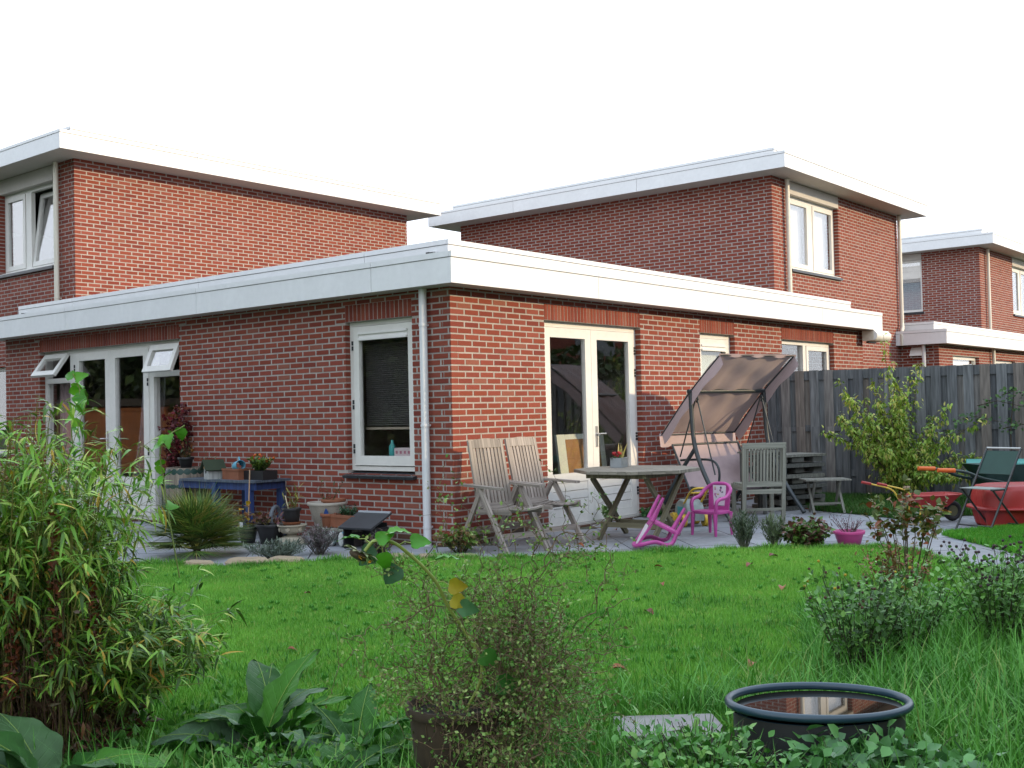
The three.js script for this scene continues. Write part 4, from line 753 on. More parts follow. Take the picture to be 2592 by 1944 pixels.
{ // blue potting table
  const t = thing('potting_table', 'blue painted wooden potting table loaded with pots against the wall', 'table', [-.34, 0, -3.0]);
  const top = std(lin(.1, .13, .17), { map: grain, roughness: .6 });
  for (let i = 0; i < 4; i++) obj('top_plank', grainOf(bb(-.25 + i * .13, -.125 + i * .13, .6, .625, -.74, .62)), top, t);
  for (const [x, z] of [[-.21, -.1], [.2, -.1], [-.21, .5], [.22, .5]]) obj('leg', grainOf(bb(x - .035, x + .035, 0, .6, z - .035, z + .035)), BLUE, t);
  obj('apron', [bb(-.22, -.19, .52, .6, -.8, .6), bb(-.19, .2, .52, .6, .53, .56)], BLUE, t); obj('leg', grainOf(bb(-.2, -.14, 0, .6, -.76, -.7)), std(lin(.04, .03, .03)), t);
}
{ // half barrel
  const t = thing('wooden_barrel', 'wooden barrel with dark green hoops between the doors and the potting table', 'barrel', [-.34, 0, -3.98]);
  const R = y => .21 + .035 * Math.sin(y / .74 * Math.PI), n = 18, m = [0, 1, 2].map(i => std(lin(.26 + i * .03, .22 + i * .025, .17 + i * .02), { map: grain, roughness: .8 }));
  for (let i = 0; i < n; i++) { const a = i / n * 6.2832, g = merge([0, 1, 2, 3, 4, 5].map(k => { const y0 = k * .123, y1 = y0 + .123; return bar(V(R(y0), y0, 0), V(R(y1), y1, 0), .083, .02, V(1, 0, 0)); })); g.rotateY(a); obj('stave', grainOf(g), m[i % 3], t); }
  for (const [y0, y1] of [[.66, .73], [.5, .55], [.28, .33], [.04, .1]]) obj('hoop', lathe([[R(y0) + .011, y0], [R((y0 + y1) / 2) + .015, (y0 + y1) / 2], [R(y1) + .011, y1]], 36), std(lin(.012, .045, .035), { roughness: .5 }), t);
  obj('lid', new THREE.CircleGeometry(.205, 28).rotateX(-Math.PI / 2).translate(0, .715, 0), std(lin(.05, .05, .04)), t);
  const k = pot('flower_pot', 'dark pot with straggly plant standing on the barrel', -.32, -4.0, .06, .085, .14, BLACKP, .716); sprigs(k, .11, 9, .3, .08, ['#4a5228', '#7a4a24', '#8a5a2a', '#39441f'], .012);
}
{ const k = pot('flower_pot', 'small dark pot with a red flower at the left end of the potting table', -.3, -3.55, .05, .065, .12, BLACKP, .625); const f = obj('flower', new THREE.IcosahedronGeometry(.035, 1), std(C('#c03030')), k); f.position.y = .17; sprigs(k, .1, 4, .26, .03, ['#6b6a3a', '#59602f'], .006); }
{ // birdhouse
  const t = thing('bird_house', 'little bird house with pale front and dark green roof on the potting table', 'bird house', [-.42, .625, -3.2], -1.9);
  const s = new THREE.Shape([[-.085, 0], [.085, 0], [.085, .12], [0, .2], [-.085, .12]].map(p => new THREE.Vector2(...p)));
  obj('body', boxUV(new THREE.ExtrudeGeometry(s, { depth: .16, bevelEnabled: false })), std(lin(.5, .52, .5), { map: grain }), t); obj('gable', boxUV(new THREE.ExtrudeGeometry(new THREE.Shape([[-.085, .12], [.085, .12], [0, .2]].map(p => new THREE.Vector2(...p))), { depth: .006, bevelEnabled: false })).translate(0, 0, .161), std(lin(.45, .3, .12)), t);
  for (const q of [-1, 1]) obj('roof_board', bar(V(0, .215, .08), V(q * .125, .1, .08), .24, .014, V(0, 1, .0).set(q * .7, .7, 0)), std(lin(.03, .05, .02), { map: grit }), t);
  obj('entrance', new THREE.CircleGeometry(.022, 16).translate(0, .085, .163), std(lin(.01, .01, .01)), t);
}
{ const t = thing('terracotta_trough', 'terracotta trough with a blue watering can lying on it, on the potting table', 'planter', [-.42, .625, -2.88], -.1); obj('trough', [bb(-.09, .09, 0, .12, -.17, -.158), bb(-.09, .09, 0, .12, .158, .17), bb(-.09, -.078, 0, .12, -.158, .158), bb(.078, .09, 0, .12, -.158, .158), bb(-.096, .096, .1, .122, .17, .178), bb(-.098, -.09, .1, .122, -.17, .17)], TERRA, t); obj('soil', bb(-.078, .078, 0, .1, -.158, .158), MAT.soil, t);
  const c = thing('watering_can', 'light blue plastic watering can tipped on the terracotta trough', 'watering can', [-.42, .765, -2.88], -.4), m = std(lin(.1, .36, .48), { roughness: .4 });
  const g = lathe([[.045, 0], [.06, 0], [.055, .16], [.048, .16], [.052, .01]], 24); g.rotateX(Math.PI / 2 - .15); obj('can', g, m, c); obj('spout', rod(V(.03, .02, .02), V(.05, .1, -.12), .012, .009), m, c); }
{ const t = thing('planter_box', 'dark planter box with orange flowers at the right end of the potting table', 'planter', [-.36, .625, -2.55], 0); obj('trough', [bb(-.1, .1, 0, .1, -.17, .17)], BLACKP, t); sprigs(t, .1, 60, .17, .15, ['#4d6a1e', '#5d7a24', '#3d5a1c', '#6d8430'], .013); for (let i = 0; i < 16; i++) { const f = obj('flower', new THREE.IcosahedronGeometry(.014, 1), std(C(pick(['#b8581c', '#c4691e', '#a3401a']))), t); f.position.set(rr(-.1, .1), rr(.2, .28), rr(-.15, .15)); } }
// on the ground, from left to right
{ const t = pot('flower_pot', 'black nursery pot with yellowing leaves and a bamboo cane, below the potting table', -.82, -2.18, .07, .1, .17, BLACKP); obj('cane', rod(V(.0, .1, .0), V(.02, .76, .02), .008, .007, 6), std(lin(.36, .25, .17)), t); obj('plant_label', bb(-.09, -.086, .17, .22, -.02, .03), std(lin(.7, .7, .72)), t); sprigs(t, .15, 13, .3, .12, ['#b39a2a', '#a8862a', '#7d6b2a', '#6b3f2a', '#5c4a24'], .022, .8, leafGeo(.07, .028), 4, '#5a3a24'); }
{ const t = pot('flower_pot', 'wide black pot with mauve autumn leaves left of the stone urn', -.72, -1.92, .11, .15, .2, BLACKP); sprigs(t, .18, 16, .2, .15, ['#6d4a55', '#7a4a50', '#5d4a3a', '#8a5a4a', '#6a5a30'], .016, .5); }
{ const t = thing('old_wheel', 'grey spoked wheel leaning under the potting table', 'wheel', [-.32, .2, -2.35], .5); obj('tyre', new THREE.TorusGeometry(.13, .022, 8, 32), std(lin(.14, .16, .18)), t); obj('spokes', [0, 1, 2, 3].map(i => rod(V(-.12 * Math.cos(i * .785), -.12 * Math.sin(i * .785), 0), V(.12 * Math.cos(i * .785), .12 * Math.sin(i * .785), 0), .005)), std(lin(.2, .2, .2)), t); }
{ const t = thing('stone_urn', 'cream stone pedestal urn with a red saucer and black pot on top', 'urn', [-.66, 0, -1.66]); const m = std(lin(.52, .47, .36), { map: grit, roughness: .9 });
  obj('bowl', lathe([[.05, .11], [.1, .115], [.125, .14], [.13, .18], [.15, .185], [.155, .2], [.14, .2], [.12, .18], [0, .17]], 32), m, t); obj('base', lathe([[.13, 0], [.13, .06], [.1, .075], [.05, .085], [.05, .11]], 32), m, t); for (let i = 0; i < 6; i++) obj('relief', new THREE.SphereGeometry(.024, 10, 8).scale(1, 1.2, .5).translate(0, .155, .128).rotateY(i * 1.047), m, t);
  const s = thing('saucer', 'red terracotta saucer under the black pot on the urn', 'saucer', [-.66, .2, -1.66]); obj('dish', lathe([[0, 0], [.085, 0], [.1, .03], [.092, .03], [.08, .01], [0, .01]]), TERRA, s);
  const k = pot('flower_pot', 'black pot with grassy plant standing on the urn', -.66, -1.66, .07, .09, .16, BLACKP, .211); sprigs(k, .14, 8, .26, .07, ['#7f8a3a', '#68752f', '#9a9648'], .005, 1.4, leafGeo(.09, .005)); obj('stick', rod(V(-.02, .13, -.02), V(.08, .27, -.2), .006), std(lin(.5, .42, .26)), k); }
{ const t = thing('planter', 'cream pot with a blue fleur-de-lis and terracotta rim by the wall', 'flower pot', [-.3, .16, -1.52]); const m = std(lin(.58, .53, .45), { map: grit, roughness: .8 });
  obj('pot', potShape(.13, .2, .25), m, t); obj('saucer', lathe([[0, -.16], [.13, -.16], [.14, 0], [0, 0]]), std(lin(.12, .12, .12)), t); obj('terracotta_pot', potShape(.08, .12, .09).translate(.04, .19, .05), TERRA, t);
  // fleur-de-lis curved onto the pot side, facing the lawn
  const f = new THREE.Shape(); f.moveTo(0, .075); f.bezierCurveTo(.03, .04, .028, .01, .012, -.02); f.lineTo(.02, -.05); f.lineTo(-.02, -.05); f.lineTo(-.012, -.02); f.bezierCurveTo(-.028, .01, -.03, .04, 0, .075);
  const wing = s => { const w = new THREE.Shape(); w.moveTo(s * .014, -.028); w.bezierCurveTo(s * .035, .02, s * .065, .02, s * .06, -.02); w.bezierCurveTo(s * .052, -.006, s * .04, -.01, s * .03, -.036); w.closePath(); return w; };
  const fg = merge([f, wing(1), wing(-1)].map(q => new THREE.ShapeGeometry(q, 12))), p = fg.attributes.position; for (let i = 0; i < p.count; i++) { const y = p.getY(i) * 1.1 + .115, r = .13 + (.2 - .13) * y / .22 + .0035, a = p.getX(i) / r - .8; p.setXYZ(i, r * Math.sin(a), y, r * Math.cos(a)); } fg.computeVertexNormals(); obj('emblem', fg, std(lin(.03, .09, .32), { roughness: .6 }), t);
  sprigs(t, .22, 8, .3, .12, ['#3f5030', '#55633a', '#7a4a38'], .007, 1.2); }
{ const t = thing('terracotta_trough', 'terracotta trough with a low green plant between the lily pot and the black box', 'planter', [-.36, .17, -1.12], -.06); obj('trough', [bb(-.1, .1, 0, .13, -.2, -.188), bb(-.1, .1, 0, .13, .188, .2), bb(-.1, -.088, 0, .13, -.188, .188), bb(.088, .1, 0, .13, -.188, .188), bb(-.108, -.1, .1, .13, -.206, .206)], TERRA, t); obj('soil', bb(-.088, .088, 0, .11, -.188, .188), MAT.soil, t); sprigs(t, .11, 40, .11, .16, ['#2f5a3a', '#3a6a44', '#284a30'], .006, 1);
  const k = pot('flower_pot', 'small square terracotta pot left of the terracotta trough', -.42, -1.37, .06, .075, .14, TERRA, .165);
  const b = thing('plank_shelf', 'low grey plank shelf carrying the terracotta troughs', 'shelf', [-.4, 0, -1.2]); obj('plank', bb(-.13, .13, .14, .162, -.3, .3), MAT.slatGrey, b); for (const z of [-.27, .27]) obj('support', bb(-.1, .1, 0, .14, z - .03, z + .03), std(lin(.12, .1, .09), { map: grit }), b); }
for (const [z, col, lab] of [[-1.15, lin(.3, .42, .38), 'pale green garden clog hanging upside down under the plank shelf'], [-1.0, lin(.04, .2, .28), 'teal blue garden clog hanging upside down under the plank shelf']]) {
  const t = thing('garden_clog', lab, 'clog', [-.56, .075, z], .2); const m = std(col, { roughness: .4 });
  const s = new THREE.SphereGeometry(.045, 16, 12); s.scale(.8, 1.7, .95); obj('shoe', s, m, t).rotation.x = .12; obj('sole', new THREE.SphereGeometry(.04, 14, 10).scale(.3, 1.8, .9).translate(-.03, .0, 0), std(lin(.55, .58, .55)), t); obj('opening', new THREE.SphereGeometry(.03, 12, 8).scale(.6, .8, 1).translate(.01, -.06, 0), BLACKP, t);
}
{ const t = thing('black_crate', 'tilted black slate-topped box on the paving beside the terracotta trough', 'box', [-.5, 0, -.74], .12); const m = std(lin(.02, .021, .024), { map: grit, roughness: .55 });
  obj('side', [bb(-.12, .14, 0, .2, -.18, -.165), bb(-.12, .14, 0, .2, .165, .18), bb(.125, .14, 0, .24, -.165, .165)], m, t); obj('top_slab', bar(V(-.16, .2, 0), V(.16, .33, 0), .42, .02, V(0, 1, 0)), std(lin(.05, .054, .06), { map: grit, roughness: .5 }), t); obj('slab_edge', bar(V(.15, .335, -.2), V(.15, .335, .2), .03, .024), std(lin(.4, .43, .46)), t); }
{ // rounded sandstone edging
  seed(52); const sp = [[-2.0, -.62, .17], [-1.74, -.42, .15], [-1.22, .02, .13], [-1.06, .3, .14], [-.9, .55, .13], [-.74, .8, .12], [-2.28, -.98, .13]];
  sp.forEach(([x, z, r], i) => { const g = new THREE.IcosahedronGeometry(1, 3), p = g.attributes.position; for (let k = 0; k < p.count; k++) { const v = V(p.getX(k), p.getY(k), p.getZ(k)), q = 1 + .35 * noise.noise(v.x * 1.3 + i * 9, v.y * 1.3, v.z * 1.3); p.setXYZ(k, v.x * q * r * 1.2, Math.min(v.y * q, .75) * r * .5, v.z * q * r * .8); } g.computeVertexNormals();
    const o = obj('edging_stone', toCreasedNormals(g, .5), std(lin(.4, .31, .2), { map: grit, roughness: .95 })); o.position.set(x, .015, z); o.rotation.y = -.9 + rr(-.4, .4); tag(o, ['largest pale sandstone at the lawn edge below the potting table', 'second sandstone along the lawn edge, right of the largest', 'low sandstone at the lawn edge in front of the mauve lavender', 'half sunk sandstone at the lawn edge below the plank shelf', 'flat sandstone at the lawn edge in front of the black box', 'rightmost sandstone of the lawn edge near the downpipe', 'leftmost sandstone of the lawn edge beside the palm'][i], 'stone', 'sandstones along the lawn edge'); });
}
{ const t = pot('flower_pot', 'bright pink round pot with heather where the lawn meets the path', 1.93, 3.2, .1, .135, .13, std(lin(.5, .06, .22), { roughness: .4 })); sprigs(t, .11, 26, .2, .14, ['#6a4a55', '#7a5a62', '#5a4a3a', '#8a6a70'], .003, .8, leafGeo(.03, .004), 8, '#5a3f3f'); }
{ const b = thing('leaning_board', 'white framed board with brown panel leaning inside behind the French doors', 'board', [2.98, .02, -.5]); obj('frame', [bar(V(-.42, 0, .0), V(-.42, 1.0, -.12), .16, .03, V(0, 0, 1)), bar(V(.42, 0, .0), V(.42, 1.0, -.12), .1, .03, V(0, 0, 1)), bar(V(-.34, .97, -.115), V(.37, .97, -.115), .06, .03, V(0, 0, 1))], std(lin(.55, .6, .52)), b); obj('panel', bar(V(.02, 0, .003), V(.02, .94, -.11), .7, .014, V(0, 0, 1)), std(lin(.38, .2, .07), { map: grit }), b);
  const k = thing('bottle', 'turquoise bottle on the inner sill of the shaded corner window', 'bottle', [.2, .866, -1.05]); obj('glass_body', lathe([[0, 0], [.035, 0], [.036, .1], [.015, .14], [.014, .17], [0, .17]], 20), std(lin(.05, .33, .32), { roughness: .3 }), k);
  const q = thing('tissue_box', 'pale pink patterned box on the inner sill of the shaded corner window', 'box', [.22, .866, -.82]); obj('carton', bb(-.06, .06, 0, .09, -.16, .16), std(lin(.6, .5, .5), { map: blotch }), q); obj('print', [0, 1, 2, 3, 4].map(i => bb(-.0615, -.061, .03, .06, -.14 + i * .06, -.11 + i * .06)), std(lin(.4, .15, .2)), q);
  const e = thing('window_shelf', 'pale shelf edge inside the shaded corner window', 'shelf', [.2, .85, -1.03]); obj('board', bb(-.08, .1, -.02, .015, -.45, .45), std(lin(.5, .48, .45)), e); }
// ---------------------------------------------------------------- plants
const GREENS = ['#4f8a1e', '#5c9526', '#447a1a', '#6ba02e', '#3a6c18', '#7aa838'];
const inLawn = (x, z) => inside(LAWN, x, z);
function grassField(name, label, n, place, cols, geo, parentKind = 'grass') {
  const im = new THREE.InstancedMesh(geo, leafMat('#ffffff', .3, .55), n), c = new THREE.Color(), c2 = new THREE.Color(); let k = 0;
  for (let tries = 0; k < n && tries < n * 6; tries++) { const q = place(); if (!q) continue; const [x, z, s, l] = q; const a = rnd() * 6.2832; im.setMatrixAt(k, M4().makeRotationY(a).multiply(M4().makeRotationX(l || 0)).scale(V(s, s, s)).setPosition(x, .005, z)); const f = noise.noise(x * 1.7, z * 1.7, 3) * .5 + .35 * noise.noise(x * .5, z * .5, 8) + .5 + rr(-.4, .4); c.set(cols[0]).lerp(c2.set(cols[1]), Math.max(0, Math.min(1, f))); if (rnd() < .06) c.lerp(c2.set(cols[2]), .6); im.setColorAt(k, c); k++; }
  im.count = k; im.name = numbered(name); tag(im, label, parentKind); im.userData.kind = 'stuff'; im.castShadow = im.receiveShadow = true; scene.add(im);
}
function tuft(blades, h, w, spread, bend) { const gs = []; for (let i = 0; i < blades; i++) { const g = leafGeo(h * rr(.55, 1.1), w, { fold: .2, seg: 3, droop: bend * rr(.4, 1.3), shape: t => 1 - t * t * .95 }); g.rotateX(rr(-.25, .35)); g.rotateY(rnd() * 6.2832); g.translate(rr(-spread, spread), 0, rr(-spread, spread)); gs.push(g); } return merge(gs); }
seed(61);
{
  const short = tuft(9, .05, .0028, .028, .5), mid = tuft(9, .075, .003, .04, .9), long = tuft(7, .26, .0042, .05, 1.25);
  // tall weeds stand in the near right corner and along the near edge
  const wild = (x, z) => { const d = V(x, 0, z).sub(EYE), f = d.dot(FWD), r = d.x * .634 + d.z * .773; return f < 5.0 - .25 * Math.max(0, 1.2 - r) ? Math.max(0, Math.min(1, (5.3 - f) / 1.3 + r * .25)) : (r > 1.3 + (f - 5) * .25 && f < 7 ? .6 : 0); };
  const vis = (x, z, far = 13) => { const dx = x - EYE.x, dz = z - EYE.z, f = dx * FWD.x + dz * FWD.z, r = dx * .634 + dz * .773; return f > 2.6 && f < far && Math.abs(r) < f * .47 + .4 ? f : 0; };
  grassField('lawn_grass', 'short mown bright green grass of the lawn', 150000, () => { const x = rr(-8, 2), z = rr(-6, 8.5), f = vis(x, z); if (!f || !inLawn(x, z) || rnd() > Math.min(1, 5.2 / f)) return; if (Math.hypot((x + 4.37), (z - 5.71)) < .3 || Math.hypot((x + 4.3), (z - 5.06)) < .24 || Math.hypot(x + 5.3, z - 4.85) < .15) return; return [x, z, rr(.7, 1.15), rr(-.15, .15)]; }, ['#5fa034', '#8cc44c', '#c4c06c'], short);
  const rosette = merge([0, 1, 2, 3, 4, 5].map(i => { const g = leafGeo(.022, .007, { seg: 2, droop: .6 }); g.rotateX(.9); g.rotateY(i * 1.05 + rr(-.3, .3)); g.translate(0, .018, 0); return g; }));
  grassField('lawn_weeds', 'flat little weed rosettes and clover in the lawn', 1100, () => { const x = rr(-8, 2), z = rr(-4, 8.5), f = vis(x, z, 10); if (!f || !inLawn(x, z) || noise.noise(x * 1.1, z * 1.1, 5) < -.05) return; return [x, z, rr(.8, 1.8), 0]; }, ['#4f9232', '#6fae48', '#98b870'], rosette, 'weeds');
  grassField('rough_grass', 'longer uneven grass around the water tub and the plant pot', 26000, () => { const x = rr(-8, -.5), z = rr(2.5, 8.5), f = vis(x, z, 7.5); if (!f || !inLawn(x, z) || rnd() > wild(x, z) + .06) return; if (Math.hypot((x + 4.37) / 1.2, (z - 5.71)) < .27 || Math.hypot(x + 5.3, z - 4.85) < .18 || Math.hypot((x + 4.32), (z - 5.1)) < .32) return; return [x, z, rr(.7, 1.3), rr(-.25, .25)]; }, ['#3a7a20', '#5a9a34', '#8a9a4a'], mid);
  grassField('tall_grass', 'tall arching grass blades in the near right foreground', 2600, () => { const x = rr(-7, -1), z = rr(3.5, 8.5), f = vis(x, z, 6.6); if (!f || !inLawn(x, z)) return; const dx = x - EYE.x, dz = z - EYE.z, r = dx * .634 + dz * .773; if (rnd() > wild(x, z) * (r < 0 ? .3 : .9)) return; if (Math.hypot((x + 4.37) / 1.1, (z - 5.71)) < .32 || Math.hypot((x + 4.36), (z - 5.12)) < .3) return;  return [x, z, rr(.45, 1.05), rr(-.3, .3)]; }, ['#47882a', '#6fae44', '#a8b066'], long);
  const weed = merge([...Array(11)].map(() => { const h = rr(.03, .14), g = leafGeo(rr(.035, .06), rr(.01, .018), { seg: 3, droop: .7, fold: .2 }); g.rotateX(rr(.4, 1.3)); g.rotateY(rnd() * 6.2832); g.translate(rr(-.04, .04), h, rr(-.04, .04)); return g; }));
  grassField('weed_cover', 'tangle of low leafy weeds along the bottom of the picture', 1000, () => { const x = rr(-7.2, -3.6), z = rr(2.8, 7.6), dx = x - EYE.x, dz = z - EYE.z, f = dx * FWD.x + dz * FWD.z, r = dx * .634 + dz * .773; if (f < 3 || f > 4.75 + .35 * noise.noise(x * 2, z * 2, 4) || Math.abs(r) > f * .5 || !inLawn(x, z) || rnd() > (4.9 - f) / 1.5 + .15) return; if (Math.hypot((x + 4.37) / 1.1, z - 5.71) < .33 || Math.hypot(x + 5.33, z - 4.86) < .17 || Math.hypot(x + 4.3, z - 5.06) < .27) return; return [x, z, rr(.4, 1.0), rr(-.15, .15)]; }, ['#42782a', '#64a03e', '#90b068'], weed, 'weeds');
  grassField('edge_grass', 'ragged taller grass along the curved edge of the paving', 5200, () => { const k = 3 + Math.floor(rnd() * (EDGE.length - 5)), q = rnd(), [ax, az] = EDGE[k], [bx, bz] = EDGE[k + 1], x = ax + (bx - ax) * q + rr(-.07, .06), z = az + (bz - az) * q + rr(-.05, .07); return [x, z, rr(.6, 1.5) * (.7 + .5 * noise.noise(x * 4, z * 4, 1)), rr(-.3, .3)]; }, ['#4a8a26', '#72ac3c', '#b0b060'], mid);
  grassField('patch_grass', 'strip of grass beyond the path at the right edge', 16000, () => { const x = rr(.5, 6), z = rr(3.6, 7), f = vis(x, z, 14); if (!f || !inside(PATCH, x, z)) return; return [x, z, rr(.8, 1.5), rr(-.2, .2)]; }, ['#3f8a1c', '#66b030', '#9aa84a'], short);
  grassField('strip_grass', 'darker overgrown grass strip along the fence', 18000, () => { const x = rr(4.2, 7.5), z = rr(.1, 5.2); if (!inside(STRIP, x, z)) return; return [x, z, rr(.7, 1.4), rr(-.3, .3)]; }, ['#2f5a1a', '#487a26', '#6a6a3a'], mid);
}
{ // ---- bamboo in the left foreground
  seed(62);
  const t = thing('bamboo_clump', 'big leafy bamboo clump with yellowing leaves filling the left foreground', 'bamboo', [-5.95, 0, 3.15]);
  const R = V(.634, 0, .773), F = V(.773, 0, -.634), culms = [], dead = [], items = [];
  const lance = q => Math.pow(Math.max(0, Math.sin(3.1416 * Math.pow(q, .55))), .8);
  const g1 = leafGeo(.085, .0062, { fold: .25, droop: .5, seg: 4, shape: lance }), g2 = leafGeo(.066, .0068, { fold: .2, droop: .8, seg: 3, shape: lance }), g3 = leafGeo(.1, .0058, { fold: .3, droop: .7, seg: 4, shape: lance });
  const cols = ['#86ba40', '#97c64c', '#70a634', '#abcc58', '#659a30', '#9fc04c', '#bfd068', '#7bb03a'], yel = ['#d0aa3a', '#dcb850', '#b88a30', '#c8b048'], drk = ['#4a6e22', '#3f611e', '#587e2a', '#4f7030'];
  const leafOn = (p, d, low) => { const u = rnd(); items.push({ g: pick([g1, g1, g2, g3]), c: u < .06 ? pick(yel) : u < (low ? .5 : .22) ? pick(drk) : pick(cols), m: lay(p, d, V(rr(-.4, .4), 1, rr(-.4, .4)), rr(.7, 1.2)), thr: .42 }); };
  const spray = (pts, from, nodes) => { for (let k = 0; k < nodes; k++) { const q = rr(from, 1), id = Math.min(2, Math.floor(q * 3)), p = pts[id].clone().lerp(pts[id + 1], q * 3 - id);
    const bd = randDir().setY(rr(-.1, .7)).normalize(), tip = p.clone().addScaledVector(bd, rr(.05, .17)); culms.push(stem([p, tip], .0011, .0006, 3));
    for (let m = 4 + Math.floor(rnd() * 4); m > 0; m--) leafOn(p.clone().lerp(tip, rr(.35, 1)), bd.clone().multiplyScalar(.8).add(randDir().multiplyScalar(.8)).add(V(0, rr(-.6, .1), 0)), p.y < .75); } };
  for (let i = 0; i < 330; i++) {
    const a = rr(-1.0, .62), b = rr(-.5, .55), x0 = R.clone().multiplyScalar(a * .5 - .02).addScaledVector(F, b * .6), h = rr(.9, 1.6) * (a > .3 ? .86 : .97) * (1 - .1 * Math.abs(b)), out = R.clone().multiplyScalar(rr(-.1, .2) + a * .16).addScaledVector(F, rr(-.2, .2) - .06);
    const pts = [0, .35, .7, 1].map(q => x0.clone().addScaledVector(out, q * q * h * .7).setY(h * (q - .1 * q * q * q)));
    culms.push(stem(pts, .0033, .0014, 5)); spray(pts, .36, 9);
  }
  for (let i = 0; i < 110; i++) { const a = rr(.1, .74), x0 = R.clone().multiplyScalar(a * .52).addScaledVector(F, rr(-.25, .3)), h = rr(.3, .66), out = R.clone().multiplyScalar(rr(.1, .42)).addScaledVector(F, rr(-.15, .15)); const pts = [0, .4, .75, 1].map(q => x0.clone().addScaledVector(out, q * q).setY(h * (1.5 * q - .75 * q * q) + .05)); culms.push(stem(pts, .002, .001, 4)); spray(pts, .3, 8); }
  for (let i = 0; i < 1500; i++) { const p = R.clone().multiplyScalar(rr(-.62, .36)).addScaledVector(F, rr(-.36, .34)).setY(rr(0, .3)); dead.push(stem([p, p.clone().add(V(rr(-.05, .05), rr(.12, .28), rr(-.05, .05))), p.clone().add(V(rr(-.14, .14), rr(.25, .55), rr(-.14, .14)))], .0015, .0007, 3)); }
  obj('culm', culms, std(C('#6a6a2e')), t).userData.kind = 'stuff';
  obj('dead_stalk', dead, std(C('#4f3a28')), t).userData.kind = 'stuff';
  const hus = []; const hg = leafGeo(.05, .006, { droop: 1, seg: 3, shape: lance }); for (let i = 0; i < 5200; i++) hus.push({ g: hg, c: pick(['#4f3524', '#5f402a', '#3f2e20', '#6f4a30', '#5a462e', '#4a4426']), m: lay(R.clone().multiplyScalar(rr(-.62, .42)).addScaledVector(F, rr(-.36, .34)).setY(.02 + .62 * rnd() * Math.sqrt(rnd())), V(rr(-1, 1), rr(-1.2, .6), rr(-1, 1)), randDir(), rr(.7, 1.4)), thr: .2 });
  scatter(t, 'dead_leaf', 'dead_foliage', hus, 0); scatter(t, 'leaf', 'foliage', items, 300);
  // rusty flower spikes of a dock among the canes
  for (const [a, b, h] of [[-.12, -.25, 1.05], [.24, -.3, .98], [.1, -.34, .7], [-.3, -.3, .62], [.33, -.2, .72]]) { const d = thing('seed_spike', ['rusty brown seed spike in front of the bamboo, tallest of the brown spikes', 'rusty brown seed spike at the right side of the bamboo, beside the palm', 'short rusty seed spike in the middle of the bamboo', 'low rusty seed spike at the left of the bamboo', 'medium rusty seed spike at the right edge of the bamboo'][[1.05, .98, .7, .62, .72].indexOf(h)], 'seed head', [-5.95 + R.x * a + F.x * b, 0, 3.15 + R.z * a + F.z * b]); obj('stem', stem([V(0, 0, 0), V(.02, h * .5, .01), V(.0, h, .03)], .003, .0015), std(C('#5a3a26')), d); const it = []; const sg = leafGeo(.018, .007, { seg: 2 }); for (let i = 0; i < 260; i++) { const y = rr(h * .45, h); it.push({ g: sg, c: pick(['#6a3820', '#7a4226', '#55301e', '#8a5030']), m: lay(V(.02 + rr(-.035, .035) * (1.3 - y / h), y, .01 + rr(-.035, .035) * (1.3 - y / h)), randDir(), randDir(), rr(.7, 1.5)), thr: .2 }); } scatter(d, 'seed', 'seed_mass', it, 0); }
}
{ // climbing bean shoots that rise out of the bamboo
  seed(63); const heart = leafGeo(.07, .031, { fold: .25, droop: .7, seg: 8, across: 2, wave: .003, shape: q => q < .22 ? .55 + q * 2 : Math.pow((1 - q) / .78, .7) });
  const vine = (label, pts, n, s) => { const t = thing('climbing_vine', label, 'vine', pts[0]); const P = pts.map(p => V(...p).sub(V(...pts[0]))); obj('stem', tube(P, .0028, 5, 24), std(C('#6a7a3a')), t); const c = new THREE.CatmullRomCurve3(P); for (let i = 0; i < n; i++) { const o = obj('leaf', heart, leafMat(pick(['#57a022', '#67b02a', '#4a8f20', '#79b83a']), .45), t); lay(c.getPoint(.25 + .75 * (i + rnd()) / n), V(rr(-1, 1), rr(-1.1, .3), rr(-1, 1)), V(-.6, .4, .5).add(randDir().multiplyScalar(.7)), s * rr(.7, 1.25)).decompose(o.position, o.quaternion, o.scale); } };
  vine('fresh green climbing shoot rising above the bamboo in front of the left doors', [[-5.8, .7, 3.25], [-5.74, 1.1, 3.2], [-5.73, 1.3, 3.16], [-5.68, 1.42, 3.14], [-5.7, 1.5, 3.12]], 17, .9);
  vine('fresh green heart-leaved shoot right of the tall shoot, above the bamboo', [[-5.6, .7, 3.7], [-5.66, 1.05, 3.7], [-5.68, 1.22, 3.72], [-5.62, 1.28, 3.78]], 9, .85);
}
